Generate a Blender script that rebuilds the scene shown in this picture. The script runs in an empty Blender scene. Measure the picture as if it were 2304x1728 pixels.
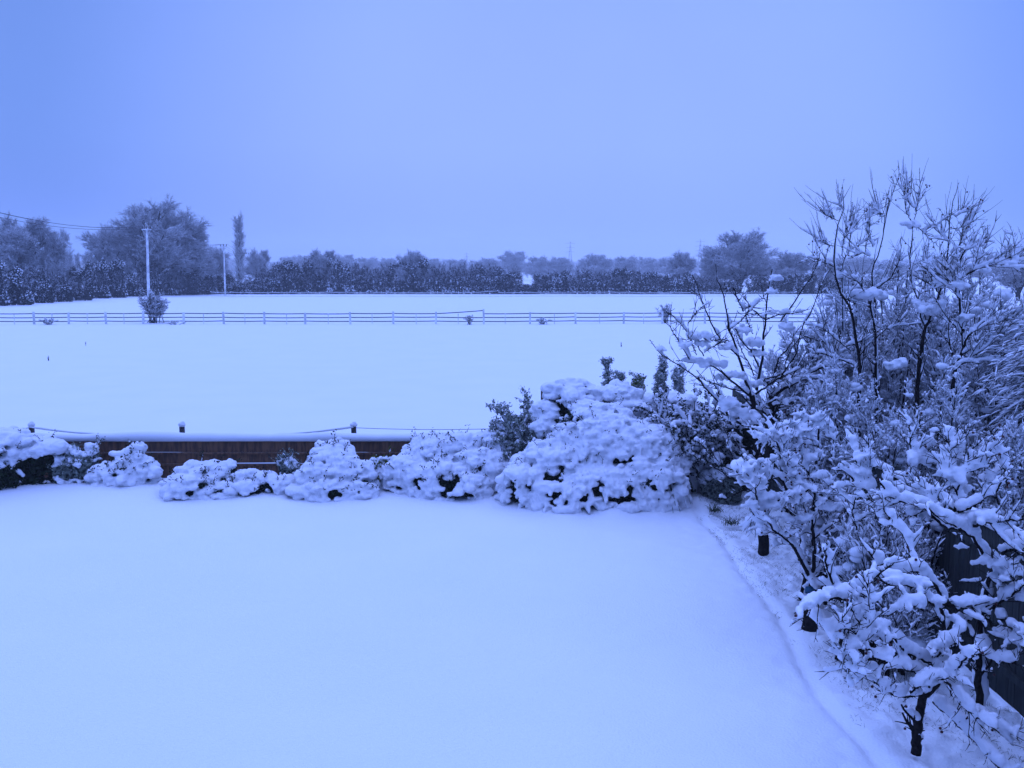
import bpy, bmesh, math, random
import numpy as np
from mathutils import Vector, noise as mnoise
S = bpy.context.scene
COL = S.collection
# ------------------------------------------------------------------ camera
FPX, CX, CY = 2239.0, 1152.0, 864.0            # focal length and centre in pixels of the 2304x1728 photograph
PITCH = math.radians(6.42)
CAMH = 4.3
cam = bpy.data.cameras.new('camera'); cam.sensor_width = 36; cam.lens = 36*FPX/2304
cam.clip_start = 0.1; cam.clip_end = 6000
camo = bpy.data.objects.new('camera', cam); COL.objects.link(camo)
camo.location = (0, 0, CAMH); camo.rotation_euler = (math.pi/2-PITCH, 0, 0)
S.camera = camo
# ------------------------------------------------------------------ world: even blue dusk overcast
SUN_EL, SUN_AZ = math.radians(38), math.radians(-35)
W = bpy.data.worlds.new('World'); S.world = W; W.use_nodes = True
nt = W.node_tree; nt.nodes.clear()
def N(t, **k):
    n = nt.nodes.new(t)
    for a, b in k.items(): setattr(n, a, b)
    return n
sky = N('ShaderNodeTexSky', sky_type='NISHITA', sun_disc=False); sky.sun_elevation = SUN_EL; sky.sun_rotation = SUN_AZ
sky.air_density = 2; sky.dust_density = 3
bg1 = N('ShaderNodeBackground'); nt.links.new(sky.outputs[0], bg1.inputs[0]); bg1.inputs[1].default_value = 0.003
tc = N('ShaderNodeTexCoord'); sx = N('ShaderNodeSeparateXYZ'); nt.links.new(tc.outputs['Generated'], sx.inputs[0])
ramp = N('ShaderNodeValToRGB'); nt.links.new(sx.outputs[2], ramp.inputs[0])
e = ramp.color_ramp.elements
e[0].position = 0.0; e[0].color = (0.285, 0.45, 1.2, 1)
e[1].position = 1.0; e[1].color = (0.72, 1.05, 2.75, 1)
for p, c in ((0.05, (0.29, 0.46, 1.22, 1)), (0.12, (0.325, 0.505, 1.3, 1)), (0.22, (0.325, 0.50, 1.3, 1)), (0.36, (0.29, 0.47, 1.25, 1)), (0.6, (0.49, 0.73, 1.95, 1))):
    x = e.new(p); x.color = c
nz = N('ShaderNodeTexNoise'); nz.inputs['Scale'].default_value = 2.2; nz.inputs['Detail'].default_value = 4
nt.links.new(tc.outputs['Generated'], nz.inputs[0])
mr = N('ShaderNodeMapRange'); mr.inputs[1].default_value = .3; mr.inputs[2].default_value = .7; mr.inputs[3].default_value = .94; mr.inputs[4].default_value = 1.06
nt.links.new(nz.outputs[0], mr.inputs[0])
# sky colour darkened away from straight ahead, imitating the lens's vignetting
dt = N('ShaderNodeVectorMath', operation='DOT_PRODUCT'); nt.links.new(tc.outputs['Generated'], dt.inputs[0]); dt.inputs[1].default_value = (0.07, 0.985, 0.12)
m2 = N('ShaderNodeMapRange', interpolation_type='SMOOTHSTEP'); m2.inputs[1].default_value = .86; m2.inputs[2].default_value = .995; m2.inputs[3].default_value = 0; m2.inputs[4].default_value = 1
nt.links.new(dt.outputs['Value'], m2.inputs[0])
hi = N('ShaderNodeMapRange'); hi.inputs[1].default_value = .3; hi.inputs[2].default_value = .6; hi.inputs[3].default_value = .55; hi.inputs[4].default_value = 1; nt.links.new(sx.outputs[2], hi.inputs[0])
m3 = N('ShaderNodeMix', data_type='RGBA'); nt.links.new(m2.outputs[0], m3.inputs[0]); m3.inputs[6].default_value = (.36, .55, .65, 1); m3.inputs[7].default_value = (1, 1, 1, 1)
m4 = N('ShaderNodeMath', operation='MAXIMUM'); m4.inputs[1].default_value = 0
mx = N('ShaderNodeVectorMath', operation='SCALE'); nt.links.new(ramp.outputs[0], mx.inputs[0]); nt.links.new(mr.outputs[0], mx.inputs['Scale'])
my = N('ShaderNodeVectorMath', operation='MULTIPLY'); nt.links.new(mx.outputs[0], my.inputs[0])
m5 = N('ShaderNodeMix', data_type='RGBA'); nt.links.new(hi.outputs[0], m5.inputs[0]); nt.links.new(m3.outputs[2], m5.inputs[6]); m5.inputs[7].default_value = (1, 1, 1, 1)
hi.inputs[3].default_value = 0; nt.links.new(m5.outputs[2], my.inputs[1]); mx = my
bg2 = N('ShaderNodeBackground'); nt.links.new(mx.outputs[0], bg2.inputs[0]); bg2.inputs[1].default_value = 0.905
ad = N('ShaderNodeAddShader'); nt.links.new(bg1.outputs[0], ad.inputs[0]); nt.links.new(bg2.outputs[0], ad.inputs[1])
out = N('ShaderNodeOutputWorld'); nt.links.new(ad.outputs[0], out.inputs[0])
# soft overcast sun
sl = bpy.data.lights.new('sun', 'SUN'); sl.energy = 0.5; sl.angle = math.radians(40); sl.color = (0.34, 0.46, 1.0)
so = bpy.data.objects.new('sun', sl); COL.objects.link(so)
d = Vector((math.sin(SUN_AZ)*math.cos(SUN_EL), math.cos(SUN_AZ)*math.cos(SUN_EL), math.sin(SUN_EL)))
so.rotation_euler = d.to_track_quat('Z', 'Y').to_euler(); so.location = (0, 0, 30)
S.view_settings.view_transform = 'Standard'; S.view_settings.look = 'None'; S.view_settings.exposure = 0.0; S.view_settings.gamma = 1.0
S.cycles.use_denoising = True; S.cycles.volume_bounces = 2; S.cycles.max_bounces = 6; S.cycles.diffuse_bounces = 1
S.render.film_transparent = False

# ------------------------------------------------------------------ helpers
def P(px, py, y):
    """photo pixel + distance ahead -> point"""
    u = (px-CX)/FPX; v = -(py-CY)/FPX
    dx, dy, dz = u, math.cos(PITCH)+v*math.sin(PITCH), -math.sin(PITCH)+v*math.cos(PITCH)
    t = y/dy
    return np.array((dx*t, y, CAMH+dz*t))
REG = {'A': (1440, 580, .19892), 'B': (1560, 880, .18083), 'C': (1560, 1130, .18083), 'D': (1900, 900, .18264), 'E': (1900, 1200, .18264),
       'F': (1600, 340, .3375), 'G': (1700, 1150, .3483), 'H': (1100, 780, .22604), 'N': (0, 0, 1), 'V': (0, 0, 1.04159)}
def PR(reg, x, y, z):
    a = REG[reg]; return P(a[0]+x*a[2], a[1]+y*a[2], z)
class MB:
    """collects geometry, becomes one mesh object"""
    def __init__(s): s.v = []; s.f3 = []; s.f4 = []; s.n = 0; s.tail = []
    def add(s, v, q=None, t=None):
        v = np.asarray(v, dtype=np.float32).reshape(-1, 3)
        if q is not None and len(q): s.f4.append(np.asarray(q, dtype=np.int64).reshape(-1, 4)+s.n)
        if t is not None and len(t): s.f3.append(np.asarray(t, dtype=np.int64).reshape(-1, 3)+s.n)
        s.v.append(v); s.n += len(v)
    def box(s, c, d, rz=0.0, jit=0, tilt=0.0):
        b = np.array([(x, y, z) for x in (-.5, .5) for y in (-.5, .5) for z in (-.5, .5)])*np.array(d)
        if tilt: ca, sa = math.cos(tilt), math.sin(tilt); b = b@np.array(((ca, 0, sa), (0, 1, 0), (-sa, 0, ca))).T
        ca, sa = math.cos(rz), math.sin(rz); b = b@np.array(((ca, -sa, 0), (sa, ca, 0), (0, 0, 1))).T
        s.add(b+np.array(c), [(0, 1, 3, 2), (4, 6, 7, 5), (0, 4, 5, 1), (2, 3, 7, 6), (0, 2, 6, 4), (1, 5, 7, 3)])
    def tubes(s, Pp, Rw, Rh=None, k=6, up=None):
        """Pp (N,n,3) centre lines, radii (N,n)"""
        Pp = np.asarray(Pp, float); 
        if Pp.ndim == 2: Pp = Pp[None]; Rw = np.asarray(Rw, float)[None]; Rh = None if Rh is None else np.asarray(Rh, float)[None]
        Rw = np.asarray(Rw, float)
        if Rh is None: Rh = Rw
        M, n, _ = Pp.shape
        T = np.gradient(Pp, axis=1); T /= np.linalg.norm(T, axis=2, keepdims=True)+1e-9
        ref = np.zeros_like(T); ref[..., 2] = 1
        flat = np.abs(T[..., 2]).mean(1) > .93
        ref[flat] = (0.2, 1, 0)
        Sd = np.cross(T, ref); Sd /= np.linalg.norm(Sd, axis=2, keepdims=True)+1e-9
        Up = np.cross(Sd, T)
        a = np.linspace(0, 2*math.pi, k, endpoint=False)
        V = Pp[:, :, None]+Sd[:, :, None]*(np.cos(a)[None, None, :, None]*Rw[:, :, None, None])+Up[:, :, None]*(np.sin(a)[None, None, :, None]*Rh[:, :, None, None])
        b = (np.arange(M)*n*k)[:, None, None]; i = (np.arange(n-1)*k)[None, :, None]; j = np.arange(k)[None, None]; j2 = (j+1) % k
        q = np.stack([b+i+j, b+i+j2, b+i+k+j2, b+i+k+j], -1)
        s.add(V.reshape(-1, 3), q.reshape(-1, 4))
        if k >= 3:
            base = (np.arange(M)*n*k)[:, None]
            # the caps were counted from this add's own start
            off = s.n-M*n*k
            m = np.arange(1, k-1)
            c0 = np.stack([np.broadcast_to(base, (M, k-2)), base+m[None]+1, base+m[None]], -1).reshape(-1, 3)
            e0 = base+(n-1)*k
            c1 = np.stack([np.broadcast_to(e0, (M, k-2)), e0+m[None], e0+m[None]+1], -1).reshape(-1, 3)
            s.f3.append(c0+off); s.f3.append(c1+off)
    def quads(s, C, A, B):
        """leaf quads centre C, half-axes A,B"""
        V = np.stack([C-A, C-B*.9-A*.1, C+A, C+B*.9+A*.1], 1)
        n = len(C); s.add(V.reshape(-1, 3), np.arange(n*4).reshape(-1, 4))
    def blobs(s, C, R, rng, sub=2, jit=.18):
        bv, bf = ICO[sub]; R = np.asarray(R, float)
        if R.ndim == 1: R = R[:, None]*np.ones((1, 3))
        J = 1+rng.uniform(-jit, jit, (len(C), len(bv), 1))
        if sub >= 2:   # smoother lumps: low frequency push along random directions
            D = rng.normal(size=(len(C), 3)); D /= np.linalg.norm(D, axis=1, keepdims=True)
            J = 1+jit*(np.einsum('vk,ck->cv', bv, D)**2)[..., None]*1.6+rng.uniform(-jit, jit, J.shape)*.35
        V = C[:, None]+bv[None]*J*R[:, None]
        f = bf[None]+(np.arange(len(C))*len(bv))[:, None, None]
        s.add(V.reshape(-1, 3), t=f.reshape(-1, 3))
    def mesh(s, name, smooth=True):
        me = bpy.data.meshes.new(name)
        if not s.v: return me
        V = np.concatenate(s.v); f4 = np.concatenate(s.f4) if s.f4 else np.zeros((0, 4), int); f3 = np.concatenate(s.f3) if s.f3 else np.zeros((0, 3), int)
        me.vertices.add(len(V)); me.vertices.foreach_set('co', V.ravel())
        L = np.concatenate([f4.ravel(), f3.ravel()]).astype(np.int32)
        me.loops.add(len(L)); me.loops.foreach_set('vertex_index', L)
        st = np.concatenate([np.arange(len(f4))*4, len(f4)*4+np.arange(len(f3))*3]).astype(np.int32)
        me.polygons.add(len(st)); me.polygons.foreach_set('loop_start', st)
        me.polygons.foreach_set('loop_total', np.concatenate([np.full(len(f4), 4), np.full(len(f3), 3)]).astype(np.int32))
        me.polygons.foreach_set('use_smooth', np.full(len(st), smooth))
        me.update(calc_edges=True); me.validate()
        return me
    def build(s, name, m, parent=None, smooth=True):
        me = s.mesh(name, smooth); me.materials.append(m)
        o = bpy.data.objects.new(name, me); COL.objects.link(o)
        if parent is not None:
            o.parent = parent
            if any(parent.location): o.matrix_parent_inverse.identity(); me.transform(__import__('mathutils').Matrix.Translation(-Vector(parent.location)))
        return o
ICO = {}
for sub in (1, 2, 3):
    bm = bmesh.new(); bmesh.ops.create_icosphere(bm, subdivisions=sub, radius=1)
    ICO[sub] = (np.array([v.co[:] for v in bm.verts]), np.array([[v.index for v in f.verts] for f in bm.faces])); bm.free()
def tag(o, label=None, cat=None, group=None, kind=None):
    if label: o['label'] = label
    if cat: o['category'] = cat
    if group: o['group'] = group
    if kind: o['kind'] = kind
    return o
def empty(name, loc, label, cat, group=None):
    o = bpy.data.objects.new(name, None); COL.objects.link(o); o.location = loc; o.empty_display_size = .2
    return tag(o, label, cat, group)
def copy_tree(o, loc, rz=0, sc=(1, 1, 1), label=None, group=None):
    c = o.copy(); COL.objects.link(c); c.location = loc; c.rotation_euler = (0, 0, rz); c.scale = sc
    if label: c['label'] = label
    if group: c['group'] = group
    for ch in o.children:
        d = ch.copy(); COL.objects.link(d); d.parent = c
    return c
def remesh(o, vox, smooth=2, amp=0.0, sc=8):
    m = o.modifiers.new('r', 'REMESH'); m.mode = 'VOXEL'; m.voxel_size = vox; m.use_smooth_shade = True
    if smooth: sm = o.modifiers.new('s', 'SMOOTH'); sm.iterations = smooth; sm.factor = .5
    bpy.context.view_layer.update()
    dg = bpy.context.evaluated_depsgraph_get(); me = bpy.data.meshes.new_from_object(o.evaluated_get(dg))
    o.modifiers.clear(); old = o.data; o.data = me; bpy.data.meshes.remove(old)
    if amp:     # crumbly surface
        V = np.empty(len(me.vertices)*3); me.vertices.foreach_get('co', V); V = V.reshape(-1, 3); Nn = np.empty(len(V)*3); me.vertices.foreach_get('normal', Nn); Nn = Nn.reshape(-1, 3)
        dsp = vnoise((V[:, 0]+.6*V[:, 2])*sc, (V[:, 2]-.7*V[:, 1])*sc, 61)+.6*vnoise((V[:, 0]-.5*V[:, 1])*sc*2.1, (V[:, 2]+.4*V[:, 0])*sc*2.1, 62)
        V += Nn*(dsp*amp)[:, None]; me.vertices.foreach_set('co', V.ravel().astype(np.float32)); me.update()
    me.polygons.foreach_set('use_smooth', np.full(len(me.polygons), True))
# value noise on arrays
def vnoise(x, y, seed=0):
    xi = np.floor(x).astype(np.int64); yi = np.floor(y).astype(np.int64); fx = x-xi; fy = y-yi
    fx = fx*fx*(3-2*fx); fy = fy*fy*(3-2*fy)
    def h(a, b):
        n = (a*374761393+b*668265263+seed*974634777) & 0x7fffffff; n = ((n ^ (n >> 13))*1274126177) & 0x7fffffff
        return ((n ^ (n >> 16)) & 0xffff)/65535.0
    return (h(xi, yi)*(1-fx)+h(xi+1, yi)*fx)*(1-fy)+(h(xi, yi+1)*(1-fx)+h(xi+1, yi+1)*fx)*fy-.5

# ------------------------------------------------------------------ materials
def mat(name, base, rough=.9, c2=None, scale=8, bump=0, bscale=40, spec=.2, det=4, lo=.4, hi=.6, stretch=None):
    m = bpy.data.materials.new(name); m.use_nodes = True; t = m.node_tree; b = t.nodes['Principled BSDF']
    b.inputs['Roughness'].default_value = rough; b.inputs['Specular IOR Level'].default_value = spec
    b.inputs['Base Color'].default_value = (*base, 1)
    co = t.nodes.new('ShaderNodeTexCoord'); src = co.outputs['Object']
    if stretch:
        mp = t.nodes.new('ShaderNodeMapping'); mp.inputs['Scale'].default_value = stretch; t.links.new(src, mp.inputs[0]); src = mp.outputs[0]
    if c2:
        n = t.nodes.new('ShaderNodeTexNoise'); n.inputs['Scale'].default_value = scale; n.inputs['Detail'].default_value = det
        r = t.nodes.new('ShaderNodeValToRGB'); r.color_ramp.elements[0].position = lo; r.color_ramp.elements[1].position = hi
        r.color_ramp.elements[0].color = (*base, 1); r.color_ramp.elements[1].color = (*c2, 1)
        t.links.new(src, n.inputs[0]); t.links.new(n.outputs[0], r.inputs[0]); t.links.new(r.outputs[0], b.inputs['Base Color'])
    if bump:
        n = t.nodes.new('ShaderNodeTexNoise'); n.inputs['Scale'].default_value = bscale; n.inputs['Detail'].default_value = 5
        bp = t.nodes.new('ShaderNodeBump'); bp.inputs['Strength'].default_value = bump; bp.inputs['Distance'].default_value = .02
        t.links.new(src, n.inputs[0]); t.links.new(n.outputs[0], bp.inputs['Height']); t.links.new(bp.outputs[0], b.inputs['Normal'])
    return m
M_SNOW = mat('snow', (.70, .72, .78), .75, bump=.25, bscale=30, spec=.15)
M_GSNOW = mat('ground_snow', (.80, .82, .86), .8, c2=(.77, .80, .85), scale=.5, lo=.3, hi=.7, bump=.7, bscale=38, spec=.1)
M_BARK = mat('bark', (.008, .007, .008), .95, c2=(.020, .017, .016), scale=25, spec=.05, bump=.5, bscale=60)
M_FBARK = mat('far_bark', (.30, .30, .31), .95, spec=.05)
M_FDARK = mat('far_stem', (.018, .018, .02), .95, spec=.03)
M_LEAF = mat('evergreen_leaf', (.008, .014, .008), .8, c2=(.022, .034, .016), scale=6, spec=.08)
M_YLEAF = mat('yellow_green_leaf', (.08, .11, .02), .8, c2=(.16, .17, .03), scale=6, spec=.1)
M_CON = mat('conifer_leaf', (.025, .04, .03), .85, c2=(.30, .34, .30), scale=14, lo=.36, hi=.56, spec=.08)
M_FHEDGE = mat('far_hedge_leaf', (.010, .013, .014), .9, c2=(.03, .036, .03), scale=1, spec=.03)
M_FENCE = mat('brown_fence_board', (.17, .088, .05), .85, c2=(.08, .045, .03), scale=5, bump=.4, bscale=30, stretch=(3, 3, .6))
M_FENCE2 = mat('grey_fence_board', (.045, .052, .05), .85, c2=(.028, .032, .032), scale=5, bump=.4, bscale=30, stretch=(3, 3, .5))
M_POST = mat('post_wood', (.03, .026, .026), .9, c2=(.08, .07, .065), scale=10, bump=.4, bscale=40)
M_RAIL = mat('rail_wood', (.035, .035, .04), .9)
M_WIRE = mat('wire', (.06, .06, .07), .8)
M_GRASS = mat('grass', (.05, .07, .03), .9)
M_BERRY = mat('crab_apple', (.06, .02, .02), .5)
M_TIE = mat('blue_tie', (.02, .09, .16), .5)
rngG = np.random.default_rng(7)

# ------------------------------------------------------------------ ground
FENCE_Y = 20.2
def ground_h(x, y):
    gx = np.asarray(x, float); gy = np.asarray(y, float)
    near = np.clip((26-gy)/4, 0, 1)
    h = .09*vnoise(gx*.35, gy*.35, 1)+.03*vnoise(gx*1.3, gy*1.3, 2)+.012*vnoise(gx*4, gy*4, 3)
    h = h*near+(1-near)*(.10*vnoise(gx*.12, gy*.12, 4)+.03*vnoise(gx*.6, gy*.6, 5))*np.clip((400-gy)/100, 0, 1)
    # trodden strip beside the trees: groove, low ridge and lumps
    c = 3.28+.09*np.sin(gy*.55)+.05*np.sin(gy*1.7)+np.clip((gy-15)*.05, 0, .4)
    m = np.clip((19.5-gy)/1.5, 0, 1)*np.clip((gy-3)/2, 0, 1)
    h -= m*.05*np.exp(-((gx-c)/.07)**2); h += m*.02*np.exp(-((gx-c-.17)/.12)**2)*(1+1.2*vnoise(gx*5, gy*5, 21))
    r = m*np.clip((gx-c-.1)/.35, 0, 1)*np.clip((5.6-gx)/.5, 0, 1)
    h += r*(.10*vnoise(gx*3.1, gy*3.1, 8)+.075*vnoise(gx*8, gy*8, 9)+.045*vnoise(gx*17, gy*17, 10)-.03)
    q = m*np.exp(-np.clip(c-gx, 0, 9)/.8)*(gx < c)
    h += q*(.030*vnoise(gx*4.5, gy*4.5, 31)+.022*vnoise(gx*9, gy*9, 32))
    # drift against the shrub bed
    h += .15*np.exp(-((gy-19.3)/np.where(gy < 19.3, 1.15, .9))**2)*np.clip((4-gx)/1, 0, 1)*(1+.8*vnoise(gx*1.1, gy*.9, 41))
    dm = np.hypot((gx-1.62)/1.5, (gy-18.5)/1.15); h += .11*np.exp(-((dm-1.0)/.30)**2)*np.clip((19-gy)/.6, 0, 1)*(1+1.2*vnoise(gx*2.2, gy*2.2, 42))
    return h
def axis(dense0, dense1, step, far0, far1, g=1.13):
    a = list(np.arange(dense0, dense1+1e-6, step)); s = step
    lo = [a[0]]
    while lo[-1] > far0: s *= g; lo.append(max(lo[-1]-s, far0))
    s = step; hi = [a[-1]]
    while hi[-1] < far1: s *= g; hi.append(min(hi[-1]+s, far1))
    return np.array(lo[:0:-1]+a+hi[1:])
xs = axis(2.6, 5.2, .035, -1350, 1350, 1.06); ys = axis(6.5, 19.5, .04, -60, 1450, 1.05)
X, Y = np.meshgrid(xs, ys); Z = ground_h(X, Y)
b = MB(); nx, ny = len(xs), len(ys)
i, j = np.meshgrid(np.arange(ny-1), np.arange(nx-1), indexing='ij'); a0 = i*nx+j
b.add(np.stack([X, Y, Z], -1), np.stack([a0, a0+1, a0+nx+1, a0+nx], -1).reshape(-1, 4))
tag(b.build('ground', M_GSNOW), 'smooth blanket of snow over the lawn and the fields', kind='structure')
GH = lambda x, y: float(ground_h(np.array([x]), np.array([y]))[0])

# ------------------------------------------------------------------ branch growing
def smooth_path(pts, n):
    p = np.asarray(pts, float); q = np.vstack([2*p[0]-p[1], p, 2*p[-1]-p[-2]])
    d = np.r_[0, np.cumsum(np.linalg.norm(np.diff(p, axis=0), axis=1))]; d /= d[-1]
    o = []
    for t in np.linspace(0, 1, n):
        i = min(np.searchsorted(d, t, 'right')-1, len(p)-2); u = (t-d[i])/max(d[i+1]-d[i], 1e-6)
        a, b_, c, e_ = q[i], q[i+1], q[i+2], q[i+3]
        o.append(.5*((2*b_)+(-a+c)*u+(2*a-5*b_+4*c-e_)*u*u+(-a+3*b_-3*c+e_)*u**3))
    return np.array(o)
def grow(Pp, R, per, L, ang, up, wig, n, rf, rng, t0=.2, t1=1.0, rmin=.0035, tipf=.35, drop=0, bias=None):
    M = len(Pp); idx = np.repeat(np.arange(M), per); K = len(idx)
    t = rng.uniform(t0, t1, K)*(Pp.shape[1]-1); i = np.minimum(t.astype(int), Pp.shape[1]-2); u = (t-i)[:, None]
    A = Pp[idx, i]; B_ = Pp[idx, i+1]; p = A*(1-u)+B_*u; T = B_-A; T /= np.linalg.norm(T, axis=1, keepdims=True)+1e-9
    r0 = (R[idx, i]*(1-u[:, 0])+R[idx, i+1]*u[:, 0])
    q = rng.normal(size=(K, 3)); q -= T*(q*T).sum(1, keepdims=True); q /= np.linalg.norm(q, axis=1, keepdims=True)+1e-9
    a = rng.uniform(ang[0], ang[1], K)[:, None]
    dd = T*np.cos(a)+q*np.sin(a)
    if bias is not None: dd += np.array(bias)
    dd /= np.linalg.norm(dd, axis=1, keepdims=True)
    ln = rng.uniform(L[0], L[1], K)*(1-.45*t/(Pp.shape[1]-1))
    st = (ln/(n-1))[:, None]; C = np.empty((K, n, 3)); C[:, 0] = p
    for k in range(1, n):
        dd = dd+rng.normal(size=(K, 3))*wig; dd[:, 2] += up-drop*k/n; dd /= np.linalg.norm(dd, axis=1, keepdims=True)
        C[:, k] = C[:, k-1]+dd*st
    rr = np.maximum(r0*rf, rmin)[:, None]*np.linspace(1, tipf, n)[None]
    return C, rr
WIND = np.array((.65, .8, .15))
def snow_on(mb, Pp, R, h0, rng, k=7, cover=.85, steep=.35, minr=.0, wide=.55, sub=2, ripple=.5, gran=0.0):
    """snow lying along branches: thick on level wood, plastered to the windward side of steep wood"""
    Pp = np.asarray(Pp, float); R = np.asarray(R, float)
    if Pp.ndim == 2: Pp = Pp[None]; R = R[None]
    if sub > 1:
        M, n, _ = Pp.shape; t = np.linspace(0, n-1, (n-1)*sub+1); i = np.minimum(t.astype(int), n-2); u = (t-i)[None, :, None]
        Pp = Pp[:, i]*(1-u)+Pp[:, i+1]*u; R = R[:, i]*(1-u[..., 0])+R[:, i+1]*u[..., 0]
    M, n, _ = Pp.shape
    T = np.gradient(Pp, axis=1); T /= np.linalg.norm(T, axis=2, keepdims=True)+1e-9
    hz = np.sqrt(np.clip(1-T[..., 2]**2, 0, 1))
    z = rng.uniform(0, 1, (M, n+4)); zl = rng.uniform(0, 1, (M, n//4+3))
    z = (z[:, :-4]+2*z[:, 1:-3]+3*z[:, 2:-2]+2*z[:, 3:-1]+z[:, 4:])/9
    tt = np.linspace(0, zl.shape[1]-1.001, n); ii = tt.astype(int); uu = tt-ii; zl = zl[:, ii]*(1-uu)+zl[:, ii+1]*uu
    amt = np.clip((zl-(1-cover))/.3, 0, 1)*(1-ripple+2*ripple*z)
    if gran: amt = amt*np.clip((rng.uniform(0, 1, (M, n))-gran)/.15, 0, 1)*rng.uniform(.6, 1.3, (M, n))
    hh = h0*(steep+(1-steep)*hz**1.3)*amt*np.clip((R/np.maximum(R.max(), 1e-6))**.12, 0, 1)
    e_ = np.clip(np.minimum(np.arange(n), np.arange(n)[::-1]+.0)/1.5, 0, 1); hh = hh*(.15+.85*e_)[None]
    dirv = np.zeros_like(T); dirv[..., 2] = .35+.65*hz; dirv += WIND*(1-hz)[..., None]*.9
    dirv -= T*(dirv*T).sum(2, keepdims=True); dirv /= np.linalg.norm(dirv, axis=2, keepdims=True)+1e-9
    on = hh > h0*.06
    rw = np.where(on, R*.75+wide*hh, R*.25); rh = np.where(on, R*.35+.52*hh, R*.25)
    cen = Pp+dirv*np.where(on, R*.55+.44*hh, 0)[..., None]
    mb.tubes(cen, rw, rh, k)
def cat_(*a): return a

# =================================================================== FAR: trees and hedgerow
def far_tree(kind, seed, h=1.0, w=1.0, twigs=9, name='bare_tree', frost=.75):
    """unit-ish tree, height about 10 m, built once per kind"""
    r = np.random.default_rng(seed); H = 10.0
    tr, cr, sn = MB(), MB(), MB()
    if kind == 'poplar':
        t = smooth_path([(0, 0, 0), (.1, 0, H*.5), (0, 0, H)], 14)[None]; R = np.linspace(.28, .03, 14)[None]
        tr.tubes(t, R, k=6)
        a, ra = grow(t, R, 150, (1.2, 2.6), (.25, .45), .18, .05, 5, .35, r, .06, .98, .03)
        c, rc = grow(a, ra, 9, (.5, 1.3), (.2, .6), .12, .08, 3, .6, r, .1, 1, .022)
        cr.tubes(a, ra, k=3); cr.tubes(c, rc, k=3)
        m = r.random(len(c)) < frost; s = c[m]+np.array((0, 0, .03)); sn.tubes(s, rc[m]*1.1, k=3)
    else:
        spread = {'round': 1.0, 'wide': 1.25, 'upright': .7}[kind]
        n0 = 12
        t = smooth_path([(0, 0, 0), (.1, .1, H*.18), (-.1, 0, H*.34)], 6)[None]; R = np.linspace(.42, .30, 6)[None]
        tr.tubes(t, R, k=7)
        lim, rl = [], []
        for i in range(n0):
            az = i*2.4+r.uniform(-.3, .3); ph = math.radians((76, 68, 60, 52, 44, 36, 26, 18, 10, 64, 56, 70)[i]+r.uniform(-5, 5)); q = math.cos(ph)*spread*3.5*r.uniform(.85, 1.1); zz_ = H*(.24+.58*math.sin(ph)*r.uniform(.88, 1.08))
            o = smooth_path([(0, 0, H*r.uniform(.05, .25)), (math.cos(az)*q*.45, math.sin(az)*q*.45, H*.16+zz_*.42), (math.cos(az)*q, math.sin(az)*q, zz_)], 9)
            lim.append(o); rl.append(np.linspace(.2, .06, 9))
        lim = np.array(lim); rl = np.array(rl); tr.tubes(lim, rl, k=5)
        a, ra = grow(lim, rl, 11, (1.8, 3.6), (.4, 1.05), .05, .09, 6, .42, r, .12, 1, .03)
        tr.tubes(a, ra, k=4)
        c, rc = grow(a, ra, 11, (.8, 2.0), (.35, 1.1), .03, .12, 5, .55, r, .2, 1, .02)
        cr.tubes(c, rc, k=3)
        g, rg = grow(c, rc, twigs+5, (.35, 1.0), (.3, 1.0), .04, .14, 3, .7, r, .1, 1, .014)
        cr.tubes(g, rg, k=3)
        m = r.random(len(g)) < frost; sn.tubes(g[m]+np.array((0, 0, .035)), rg[m]*1.15, k=3)
        m = r.random(len(c)) < frost; sn.tubes(c[m]+np.array((0, 0, .05)), rc[m]*1.1, k=3)
    o = empty(name, (0, 0, 0), 'x', 'tree')
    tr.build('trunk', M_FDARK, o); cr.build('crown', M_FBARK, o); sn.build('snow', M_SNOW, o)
    V = np.concatenate(cr.v); lo, hi = np.percentile(V, .5, 0), np.percentile(V, 99.7, 0)
    o['_h'] = float(hi[2]); o['_w'] = float(hi[0]-lo[0])
    return o
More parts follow.
